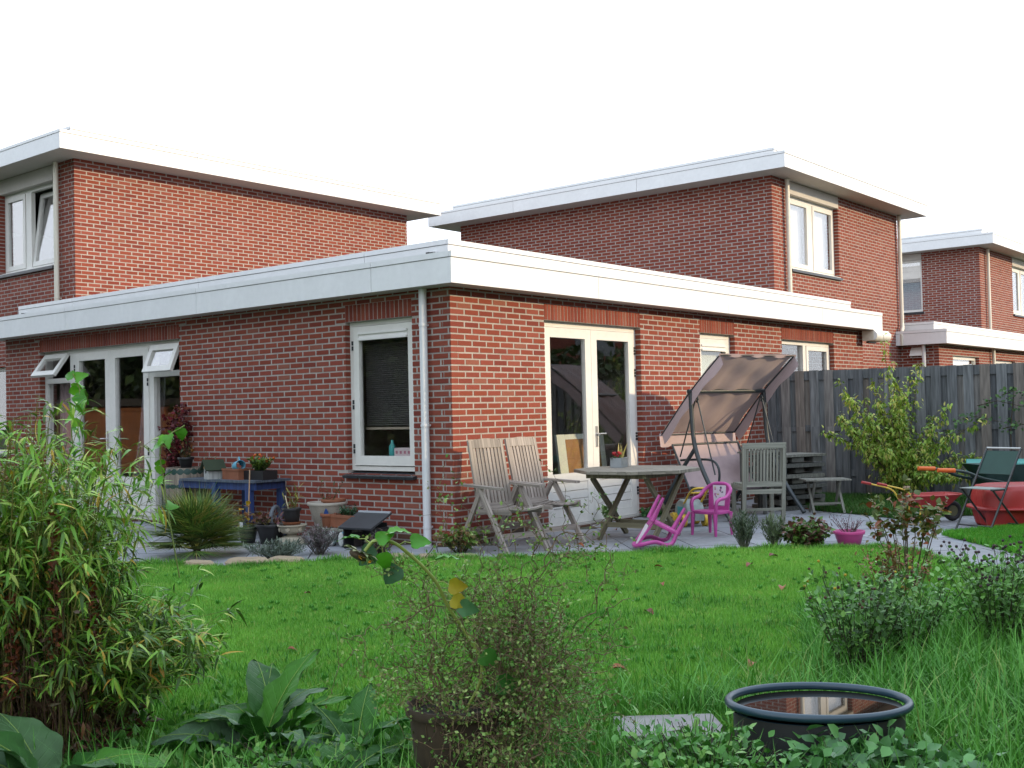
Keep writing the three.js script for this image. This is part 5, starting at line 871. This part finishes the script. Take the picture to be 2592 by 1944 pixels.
function bigLeaf(t, base, az, len, half, rise, arch, col, under) {   // broad dock leaf on an arching stalk
  const g = leafGeo(len, half, { fold: .12 + rnd() * .3, droop: arch * 1.15, seg: 14, across: 4, wave: .013, shape: q => Math.pow(Math.sin(3.1416 * Math.pow(Math.min(.995, q * .97 + .03), .72)), .75) });
  const d = V(Math.cos(az) * Math.cos(rise), Math.sin(rise), Math.sin(az) * Math.cos(rise)), st = base.clone().addScaledVector(d, len * .35);
  const mid = base.clone().lerp(st, .5).add(V(0, .01, 0)); obj('stalk', stem([base, mid, st], .006, .004, 5), leafMat('#7a9a3a', .1), t);
  const o = obj('leaf', g, broadLeaf(col), t); lay(st, d, V(-d.x * Math.tan(rise), 1, -d.z * Math.tan(rise)).add(V(rr(-.35, .35), 0, rr(-.35, .35))), 1).decompose(o.position, o.quaternion, o.scale);
  const rib = []; for (let i = 0; i <= 6; i++) { const q = i / 6 * .95; rib.push(V(0, len * (q - .18 * arch * arch * q * q), -len * arch * q * q * .6 + .0022).applyMatrix4(M4().compose(o.position, o.quaternion, o.scale))); } obj('midrib', stem(rib, .0026, .0008, 4), leafMat('#7f9a48', .1), t);
}
seed(64);
{
  const cs = ['#3f8028', '#4a8c2a', '#356f26', '#559a30', '#6f9478', '#5f8a5c', '#3a7a2a'];
  const dock = (label, x, z, list) => { const t = thing('dock_plant', label, 'leafy plant', [x, 0, z]); list.forEach(([az, len, half, rise, arch]) => bigLeaf(t, V(rr(-.03, .03), 0, rr(-.03, .03)), (az + rr(-12, 12)) * D2R, len * rr(.8, 1.12), half * rr(.8, 1.12), rise * D2R * rr(.9, 1.15), arch * rr(.8, 1.3), pick(cs))); };
  // azimuth from +x towards +z: about 51 degrees is to the right of the picture, 231 to the left, 141 towards the viewer
  dock('clump of big arching dock leaves in the front lawn left of the plant pot', -5.42, 3.98, [[231, .34, .085, 48, .9], [200, .32, .085, 64, .7], [250, .3, .08, 58, .9], [140, .24, .075, 72, .3], [60, .36, .08, 46, .8], [40, .34, .085, 62, .7], [85, .28, .07, 36, 1], [300, .36, .085, 62, .7], [330, .32, .08, 68, .6], [215, .4, .075, 34, .8], [20, .34, .08, 70, .5], [110, .24, .07, 50, .8], [350, .3, .08, 54, .9]]);
  dock('dock leaves with one upright pale leaf close to the plant pot', -5.3, 4.36, [[231, .24, .065, 55, .9], [35, .25, .06, 66, .8], [60, .22, .055, 46, .8], [260, .22, .055, 62, .6], [150, .2, .05, 48, .8], [320, .27, .065, 70, .5]]);
  dock('large dock leaves in the lower left corner', -6.2, 3.8, [[231, .34, .1, 50, 1], [51, .32, .1, 58, 1], [200, .36, .1, 66, .8], [80, .28, .09, 68, .8], [10, .32, .1, 48, .9], [141, .24, .08, 50, 1], [30, .3, .09, 40, 1], [260, .34, .1, 62, .7]]);
  dock('low dark dock leaves at the bottom edge below the big clump', -5.58, 4.5, [[51, .22, .07, 34, 1], [231, .24, .075, 40, 1], [160, .2, .06, 44, 1], [300, .24, .075, 48, .9], [100, .2, .06, 34, 1], [20, .22, .07, 52, .8], [250, .2, .065, 58, .8]]);
  dock('nettle-like leafy weed in front of the water tub', -4.84, 5.83, [[51, .11, .04, 62, .8], [231, .11, .04, 60, .8], [141, .1, .035, 55, .9], [320, .12, .04, 74, .6], [10, .1, .035, 68, .8]]);
}
{ // ---- potted wire-netting bush
  seed(65); const R = V(.634, 0, .773), F = V(.773, 0, -.634);
  pot('terracotta_pot', 'large mossy terracotta pot half hidden by a tangle of twigs in the foreground', -5.33, 4.86, .12, .155, .34, std(lin(.085, .05, .036), { map: soilTex, roughness: .9 }));
  const t = thing('twiggy_shrub', 'tangled bare zigzag twigs of a wiry shrub around the foreground pot', 'shrub', [-5.22, 0, 4.86]);
  const tw = [], items = [], lf = leafGeo(.011, .0038, { seg: 2 });
  const grow = (p, d, L, r, depth) => { const pts = [p]; let q = p.clone(), dir = d.clone(), side = randDir(); const n = Math.max(3, Math.round(L / .032));
    for (let i = 0; i < n; i++) { side = V().crossVectors(dir, randDir()).normalize(); dir = d.clone().add(side.multiplyScalar(.85)).add(V(0, .04 * i, 0)).normalize(); q = q.clone().addScaledVector(dir, L * rr(.7, 1.25) / n); pts.push(q); if (depth > 0 && rnd() < .34) grow(q, d.clone().multiplyScalar(.6).add(randDir()).normalize(), L * rr(.35, .62), r * .62, depth - 1); for (let e = 0; e < 3; e++) if (rnd() < .42) items.push({ g: lf, c: pick(['#6a8a3a', '#7a9a48', '#567a32', '#8aa052', '#6a6a38', '#5f8a3a']), m: lay(q.clone().addScaledVector(randDir(), .008), randDir(), randDir(), rr(.7, 1.8)), thr: .2 }); }
    tw.push(stem(pts, r, r * .5, 3)); };
  for (let i = 0; i < 22; i++) { const a = rr(-1, 1); grow(V(rr(-.05, .05), .02, rr(-.05, .05)), R.clone().multiplyScalar(a * .66 + .2).addScaledVector(F, rr(-.3, .25)).add(V(0, 1.0 - .5 * Math.abs(a), 0)).normalize(), rr(.55, .95) * (1 - .15 * Math.abs(a)), 0.0042, 3); }
  for (let i = 0; i < 16; i++) grow(V(rr(-.08, .08), rr(.02, .15), rr(-.08, .08)).addScaledVector(F, -.3).addScaledVector(R, rr(-.1, .12)), R.clone().multiplyScalar(rr(-.5, 1)).addScaledVector(F, rr(-.25, .1)).add(V(0, rr(.1, .5), 0)).normalize(), rr(.3, .55), .003, 3);
  obj('twig', tw, std(C('#6a573f'), { roughness: .9 }), t).userData.kind = 'stuff'; scatter(t, 'leaf', 'foliage', items, 0);
  // drooping sunflower leaning out of the pot
  const s = thing('sunflower', 'drooping faded sunflower leaning left out of the foreground pot', 'sunflower', [-5.33, .3, 4.9]); const gm = leafMat('#8a9a4a', .1);
  const P = [[0, 0, 0], [.03, .16, .06], [-.07, .38, .0], [-.12, .46, .0], [-.2, .55, -.03], [-.26, .6, -.06], [-.31, .605, -.085], [-.335, .575, -.1]].map(p => V(...p)); obj('stem', tube(P, .0058, 8, 60), gm, s);
  const he = leafGeo(.078, .034, { fold: .3, droop: .8, seg: 7, across: 2, wave: .004, shape: q => q < .2 ? .55 + q * 2.2 : Math.pow((1 - q) / .8, .75) });
  const cv = new THREE.CatmullRomCurve3(P); const put = (q, d, u, sc, c) => { const p = cv.getPoint(q), e = p.clone().addScaledVector(d.clone().normalize(), .045 * sc); obj('petiole', stem([p, p.clone().lerp(e, .5).add(V(0, .008, 0)), e], .0022, .0018), gm, s); const o = obj('leaf', he, leafMat(c, .4), s); lay(e, d, u, sc).decompose(o.position, o.quaternion, o.scale); };
  const Lf = R.clone().negate(), W = F.clone().negate();
  put(.95, V(0, .6, 0).add(R), V(-.5, .4, .6), .8, '#4f9a20'); put(.9, Lf.clone().add(V(0, .4, 0)), V(0, 1, 0), .9, '#4a8f20'); put(.83, R.clone().add(V(0, .5, 0)), V(0, 1, .3), .95, '#5aa026'); put(.8, V(0, -1, 0).addScaledVector(R, .2), W, .9, '#55a022'); put(.72, Lf.clone().add(V(0, -.6, 0)), W.clone().add(V(0, .4, 0)), 1.15, '#46704a'); put(.66, R.clone().add(V(0, .2, 0)), W.clone().add(V(0, .6, 0)), .9, '#4f9a24'); put(.6, Lf.clone().add(V(0, -1.4, 0)), W, 1.15, '#4a6f50'); put(.5, R.clone().multiplyScalar(.7).add(V(0, .4, 0)), V(0, 1, 0), 1, '#57982a'); put(.42, R.clone().add(V(0, -.2, 0)), W, .9, '#b0a02c'); put(.36, R.clone().add(V(0, -.6, 0)), W, .9, '#c0b23a'); put(.3, R.clone().add(V(0, -.4, .2)), W, 1, '#5a8a5a'); put(.2, R.clone().add(V(0, -1, 0)), W, 1.1, '#4f8f3a'); put(.12, R.clone().multiplyScalar(1.4).add(V(0, -.5, 0)), W, 1.2, '#3f7a30');
  const hd = grp('flower_head', s); hd.position.copy(P[7]).add(V(-.012, -.012, -.012)); hd.quaternion.setFromUnitVectors(V(0, 0, 1), V(-.35, -.85, -.2).normalize()); obj('seed_disc', new THREE.SphereGeometry(.034, 20, 12).scale(1, 1, .45), std(C('#5a4c38'), { map: grit }), hd); const bract = leafGeo(.045, .011, { droop: .6 }); for (let i = 0; i < 22; i++) { const a = i / 22 * 6.2832, o = obj('bract', bract, leafMat(pick(['#6f8a44', '#8a8a5a', '#55702f']), .25), hd); lay(V(.022 * Math.cos(a), .022 * Math.sin(a), -.008), V(Math.cos(a), Math.sin(a), rr(-.6, .5)), V(0, 0, -1), rr(.7, 1.1)).decompose(o.position, o.quaternion, o.scale); }
  const pe = leafGeo(.03, .005); for (let i = 0; i < 5; i++) { const o = obj('petal', pe, leafMat('#d0a020', .3), hd); lay(V(rr(-.02, .03), .03, .0), V(rr(-.5, .5), 1, rr(0, .6)), V(0, 0, 1), 1).decompose(o.position, o.quaternion, o.scale); }
}
function leafyShrub(name, label, cat, x, z, w, h, nst, per, g, cols, o = {}) {
  const t = thing(name, label, cat, [x, 0, z], 0, o.group), st = [], items = [];
  for (let i = 0; i < nst; i++) { const a = rnd() * 6.2832, lean = Math.sqrt(rnd()) * w, L = h * rr(.65, 1) * (1 - .35 * lean / w * (o.dome ?? 1)), tip = V(Math.cos(a) * lean, L, Math.sin(a) * lean), b = V(tip.x * .2, 0, tip.z * .2), m = b.clone().lerp(tip, .5).add(V(rr(-.03, .03), L * .08, rr(-.03, .03)));
    st.push(stem([b, m, tip], o.sr ?? .003, .0012, 4)); for (let k = 0; k < per; k++) { const q = rr(o.from ?? .2, 1), p = q < .5 ? b.clone().lerp(m, q * 2) : m.clone().lerp(tip, q * 2 - 1); const off = randDir().multiplyScalar((o.fluff ?? .03) * rnd()); items.push({ g, c: pick(cols), m: lay(p.add(off), randDir().add(V(0, o.lift ?? .3, 0)), V(rr(-.6, .6), 1, rr(-.6, .6)), rr(.65, 1.25)), thr: o.thr }); }
    if (o.heads) for (let k = 0; k < o.heads; k++) { const q = tip.clone().add(V(rr(-.03, .03), rr(0, .06), rr(-.03, .03))); st.push(stem([tip, q], .0011, .0008, 3)); (o._h ??= []).push(q); } }
  obj('stem', st, std(C(o.stem || '#3a3422')), t); scatter(t, 'leaf', 'foliage', items, o.most ?? 150);
  if (o._h) { o._h.forEach(q => { const e = obj('seed_head', new THREE.IcosahedronGeometry(o.hr ?? .009, 0), std(C(pick(o.hc))), t); e.position.copy(q); }); }
  return t;
}
seed(66);
const small = leafGeo(.035, .011, { seg: 3 }), oval = leafGeo(.05, .02, { seg: 3, fold: .2 }), thin = leafGeo(.06, .005, { seg: 3 });
leafyShrub('daisy_bush', 'dark bushy green perennial behind the water tub', 'bush', -2.92, 5.25, .3, .56, 46, 30, small, ['#5d8a42', '#52783c', '#6a9c48', '#80b052', '#4a6c3e'], { fluff: .07, heads: 1, hr: .008, hc: ['#a08a20', '#3a2418', '#4a3020'], most: 200, dome: .3, lift: .7 });
leafyShrub('daisy_bush', 'dense dark green perennial with dark seed heads beside the path', 'bush', -1.85, 5.6, .38, .56, 56, 32, small, ['#5d8a42', '#527c3c', '#6a9c48', '#7aac50'], { fluff: .075, heads: 2, hr: .009, hc: ['#33202a', '#3a2a24', '#2a1a20'], most: 200, dome: .3, lift: .7 });
leafyShrub('daisy_bush', 'smaller loose green perennial at the right edge behind the tall grass', 'bush', -1.75, 6.1, .36, .52, 46, 28, small, ['#4a7a38', '#5a8a42', '#6a9a4c', '#3f6a34'], { fluff: .075, most: 120, dome: .25, lift: .8 });
leafyShrub('daisy_bush', 'light green leafy perennial filling the gap between the two dark bushes', 'bush', -2.4, 5.3, .32, .48, 44, 28, small, ['#5a8a42', '#6a9a4c', '#4f7f3c', '#7aa858'], { fluff: .075, most: 120, dome: .25, lift: .8 });
leafyShrub('brown_perennial', 'reddish-brown faded perennial between the rose and the daisy bushes', 'perennial', -1.35, 4.85, .26, .52, 34, 15, leafGeo(.03, .009, { seg: 2 }), ['#7a4a28', '#8a5632', '#6a5a2c', '#7f6a34', '#5f6a30'], { fluff: .045, from: .55, stem: '#6a4428', most: 120, dome: .3 });
{ const t = leafyShrub('rose_bush', 'leggy rose bush with bronze green leaves in front of the path', 'rose bush', -.5, 4.62, .32, .92, 15, 24, leafGeo(.055, .021, { droop: .5, seg: 3 }), ['#5a6a2a', '#6a6a2e', '#7a5a2c', '#4f5f28', '#8a4a2c', '#667a34'], { fluff: .05, from: .55, sr: .005, stem: '#4a3a28', dome: .6, most: 190 }); }
leafyShrub('lavender', 'upright grey-green lavender at the lawn edge near the pink chairs', 'lavender', 1.2, 2.5, .15, .36, 60, 16, thin, ['#5a6a50', '#66755a', '#4f604a'], { lift: 1.4, fluff: .012, dome: .4, stem: '#5a6048', most: 120 });
leafyShrub('lavender', 'second upright grey-green lavender just right of the first', 'lavender', 1.32, 2.74, .12, .32, 44, 16, thin, ['#5f6f55', '#6a785c', '#70805a'], { lift: 1.4, fluff: .012, dome: .4, stem: '#5a6048', most: 100 });
leafyShrub('round_bush', 'round bush with green and reddish leaves at the lawn edge left of the pink pot', 'bush', 1.5, 2.98, .26, .32, 80, 18, oval, ['#567a2c', '#64883a', '#6a5040', '#7a5a4a', '#4a6a2a', '#7a4a40'], { fluff: .04, most: 200 });
leafyShrub('lavender', 'sprawling grey lavender left of the stone urn at the lawn edge', 'lavender', -1.55, -.8, .3, .2, 90, 12, thin, ['#5f6c5c', '#6a7868', '#556458'], { lift: .8, fluff: .02, stem: '#5f6650', most: 120 });
leafyShrub('lavender', 'faded mauve lavender in front of the plank shelf', 'lavender', -1.08, -.75, .22, .32, 70, 14, thin, ['#6a6262', '#74686c', '#5f665c', '#7a6e70'], { lift: .8, fluff: .025, stem: '#5f5a50', most: 120 });
leafyShrub('wall_weed', 'weedy plant at the foot of the near brick corner', 'weed', -.32, .35, .26, .3, 40, 10, oval, ['#5a7a30', '#6a8a3a', '#8a8a4a', '#8a6a44'], { fluff: .04, most: 120 });
leafyShrub('wall_weed', 'grey dried plant on the paving in front of the downpipe', 'weed', -.75, -.25, .16, .24, 40, 12, thin, ['#5a5a4c', '#6a5a48', '#4a5040', '#7a4a2a'], { fluff: .03, most: 100 });
leafyShrub('wall_weed', 'little green weed at the foot of the French doors', 'weed', 2.48, .14, .12, .3, 14, 9, oval, ['#6a8a4a', '#7a9a5a'], { fluff: .03, most: 60 });
leafyShrub('wall_weed', 'low green weed at the right jamb of the French doors', 'weed', 3.4, .12, .16, .12, 26, 9, oval, ['#3a6a34', '#447a3c'], { fluff: .03, most: 60 });
leafyShrub('red_climber', 'dark red leafy plant in front of the right sidelight of the left doors', 'climber', -.14, -4.46, .16, 1.6, 50, 40, oval, ['#5a1c24', '#6a2028', '#7a2a34', '#4a1820', '#6a4030'], { fluff: .09, dome: .2, lift: -.3, most: 150, stem: '#3a2020', from: .1 });
leafyShrub('ground_cover', 'leafy creeping weeds in front of the water tub at the bottom right', 'ground cover', -4.72, 6.05, .34, .26, 130, 14, oval, ['#4a7f40', '#568c46', '#61994f', '#44703f'], { fluff: .05, dome: .3, most: 200 });
leafyShrub('ground_cover', 'low leafy weeds against the left front of the water tub', 'ground cover', -4.98, 5.6, .28, .3, 130, 14, small, ['#4f8a34', '#5f9a40', '#437a2e', '#7aa850'], { fluff: .06, dome: .3, most: 150 });
leafyShrub('ground_cover', 'small-leaved weeds at the bottom between dock leaves and plant pot', 'ground cover', -5.55, 4.3, .3, .17, 60, 9, small, ['#4f8a2c', '#5a9a34', '#437a2a', '#7aa84c'], { fluff: .05, dome: .2, most: 150 });
{ // spiky dwarf palm
  seed(67); const t = thing('dwarf_palm', 'spiky fan-leaved dwarf palm right of the bamboo at the lawn edge', 'palm', [-1.78, 0, -1.7]); const items = [], st = [], g = leafGeo(.38, .011, { fold: .5, droop: .15, seg: 3, shape: q => 1 - q * .95 });
  for (let f = 0; f < 95; f++) { const a = rnd() * 6.2832, el = rr(-.12, 1.45), d = V(Math.cos(a) * Math.cos(el), Math.sin(el), Math.sin(a) * Math.cos(el)), hub = V(0, .1, 0).addScaledVector(d, rr(.06, .34)); hub.y = Math.max(.05, hub.y); const side = V().crossVectors(d, V(0, 1, 0)).normalize(); st.push(stem([V(0, .06, 0), hub], .005, .004, 4)); for (let k = 0; k < 20; k++) { const q = (k / 19 - .5) * 2.5; items.push({ g, c: pick(['#44642a', '#527430', '#3a5624', '#64803a', '#76783e']), m: lay(hub, d.clone().multiplyScalar(Math.cos(q)).addScaledVector(side, Math.sin(q)), V().crossVectors(side, d).add(randDir().multiplyScalar(.15)), rr(.7, 1)), thr: .25 }); } }
  obj('stalk', st, std(C('#55602c')), t); obj('trunk', lathe([[0, 0], [.04, 0], [.035, .06], [0, .08]], 12), std(C('#3a2c20')), t); scatter(t, 'frond', 'fronds', items, 300);
}
{ // yellow-green young tree in front of the fence
  seed(68); const t = thing('young_tree', 'airy yellow-green young tree in front of the grey fence', 'tree', [6.28, 0, 2.08]); const tw = [], items = [], g = leafGeo(.066, .014, { droop: .7, seg: 3 }), tips = [];
  const main = []; for (let i = 0; i < 46; i++) { const a = rnd() * 6.2832, lean = rr(.08, 1.25), h = rr(.6, 2.0) * (1 - .38 * lean), tip = V(Math.cos(a) * lean, h, Math.sin(a) * lean), b = V(0, rr(.1, .35), 0), m = b.clone().lerp(tip, .5).add(V(0, .1 * lean, 0)); main.push([b, m, tip]); }
  main.push([V(0, .2, 0), V(-.08, 1.1, -.05), V(-.14, 2.2, -.1)], [V(0, .3, 0), V(.2, 1, .1), V(.32, 1.85, .2)], [V(0, .3, 0), V(-.35, .95, -.3), V(-.62, 1.62, -.52)]);
  for (const [b, m, tip] of main) { tw.push(stem([b, m, tip], .008, .002, 5)); for (let k = 0; k < 56; k++) { const q = rr(.12, 1), p = q < .5 ? b.clone().lerp(m, q * 2) : m.clone().lerp(tip, q * 2 - 1), sd = randDir(), L = rr(.02, .16) * (1.25 - q), e = p.clone().addScaledVector(sd, L); if (L > .08) tw.push(stem([p, e], .002, .001, 3)); for (let j = 0; j < 4; j++) items.push({ g, c: pick(['#86a83a', '#98b646', '#769a32', '#a8b850', '#66882c', '#b4b058']), m: lay(e.clone().add(randDir().multiplyScalar(.03)), sd.clone().add(V(0, -.6, 0)).add(randDir().multiplyScalar(.5)), V(rr(-.5, .5), 1, rr(-.5, .5)), rr(.7, 1.15)), thr: .4 }); } }
  obj('branch', tw, std(C('#4a3f2c')), t); obj('trunk', stem([V(0, 0, 0), V(.01, .2, 0), V(0, .4, 0)], .03, .02, 8), std(C('#4a3f2c')), t); scatter(t, 'leaf', 'foliage', items, 300);
}
{ // trained climber on the fence
  seed(69); const t = thing('trained_climber', 'dark green trained climber spread on the fence at the right edge', 'climber', [7.16, 0, 3.05]); const d = V(.19, 0, .98), tw = [], items = []; t.rotation.y = 0;
  for (const [y, l, x0] of [[1.05, .85, -.5], [1.25, .75, -.2], [.95, .9, .1], [1.38, .5, .1]]) { const P = [0, .33, .66, 1].map(q => d.clone().multiplyScalar(x0 + q * l).setY(y + .06 * Math.sin(q * 5)).add(V(-.1, 0, 0))); tw.push(stem(P, .006, .002, 4)); for (let k = 0; k < 60; k++) { const q = rr(0, .99) * 3, i = Math.floor(q); items.push({ g: oval, c: pick(['#3a5a2a', '#44683a', '#2f4c28', '#557a3c']), m: lay(P[i].clone().lerp(P[i + 1], q - i).add(V(rr(-.05, .02), rr(-.06, .06), rr(-.05, .05))), randDir(), V(-1, .6, 0), rr(.6, 1.2)) }); } }
  tw.push(stem([V(-.1, 0, .2), V(-.1, .9, .2), V(-.1, 1.4, .25)], .01, .005, 5)); obj('branch', tw, std(C('#3a3020')), t); scatter(t, 'leaf', 'foliage', items, 240);
}
{ // fallen leaves
  seed(70); const fl = leafGeo(.075, .022, { droop: .7, fold: .6, seg: 4 }); const spots = [[.62, 1.02], [.95, .72], [1.9, .6], [2.05, .95], [2.3, .7], [5.0, 1.35], [-.9, 3.9], [-1.2, 3.1], [-3.1, 4.8], [-4.5, 2.1], [-4.75, 2.3], [-4.35, 1.75], [-4.2, 2.6], [-2.9, 1.2], [.0, 3.2], [-.5, 2.6], [-3.6, 4.3], [-2.0, 2.4], [-1.0, 4.4], [.5, 3.1], [-2.2, 3.6]];
  const where = ['on the paving between the two armchairs and the lawn', 'on the paving in front of the paler armchair', 'on the paving under the octagonal table, nearest the doors', 'on the paving at the right foot of the octagonal table', 'on the paving between table and house wall', 'on the paving beside the folding stool', 'in the middle of the lawn, left of the rose bush', 'on the lawn towards the pink chairs', 'on the lawn left of the dark bush, closest to the tub', 'on the lawn nearest the bamboo', 'at the foot of the bamboo', 'on the lawn just right of the bamboo', 'on the lawn between bamboo and plant pot', 'on the far lawn behind the sunflower', 'on the lawn near the lavender', 'on the lawn below the tipped pink chair', 'on the lawn straight behind the stepping stone', 'on the lawn in line with the French doors', 'on the lawn in front of the rose bush', 'at the paving edge near the round bush', 'on the lawn halfway between tub and table'];
  spots.forEach(([x, z], i) => { const on = i < 6, o = obj('fallen_leaf', fl, leafMat(pick(['#7a3a22', '#8a4a2a', '#6a3020', '#94542e']), .2)); const a = rnd() * 6.28; lay(V(x, on ? .012 : .05, z), V(Math.cos(a), .25, Math.sin(a)), V(rr(-.3, .3), 1, rr(-.3, .3)), rr(.8, 1.35)).decompose(o.position, o.quaternion, o.scale); tag(o, 'fallen brown leaf ' + where[i], 'fallen leaf', 'fallen brown leaves'); });
}
renderer.render(scene, camera);
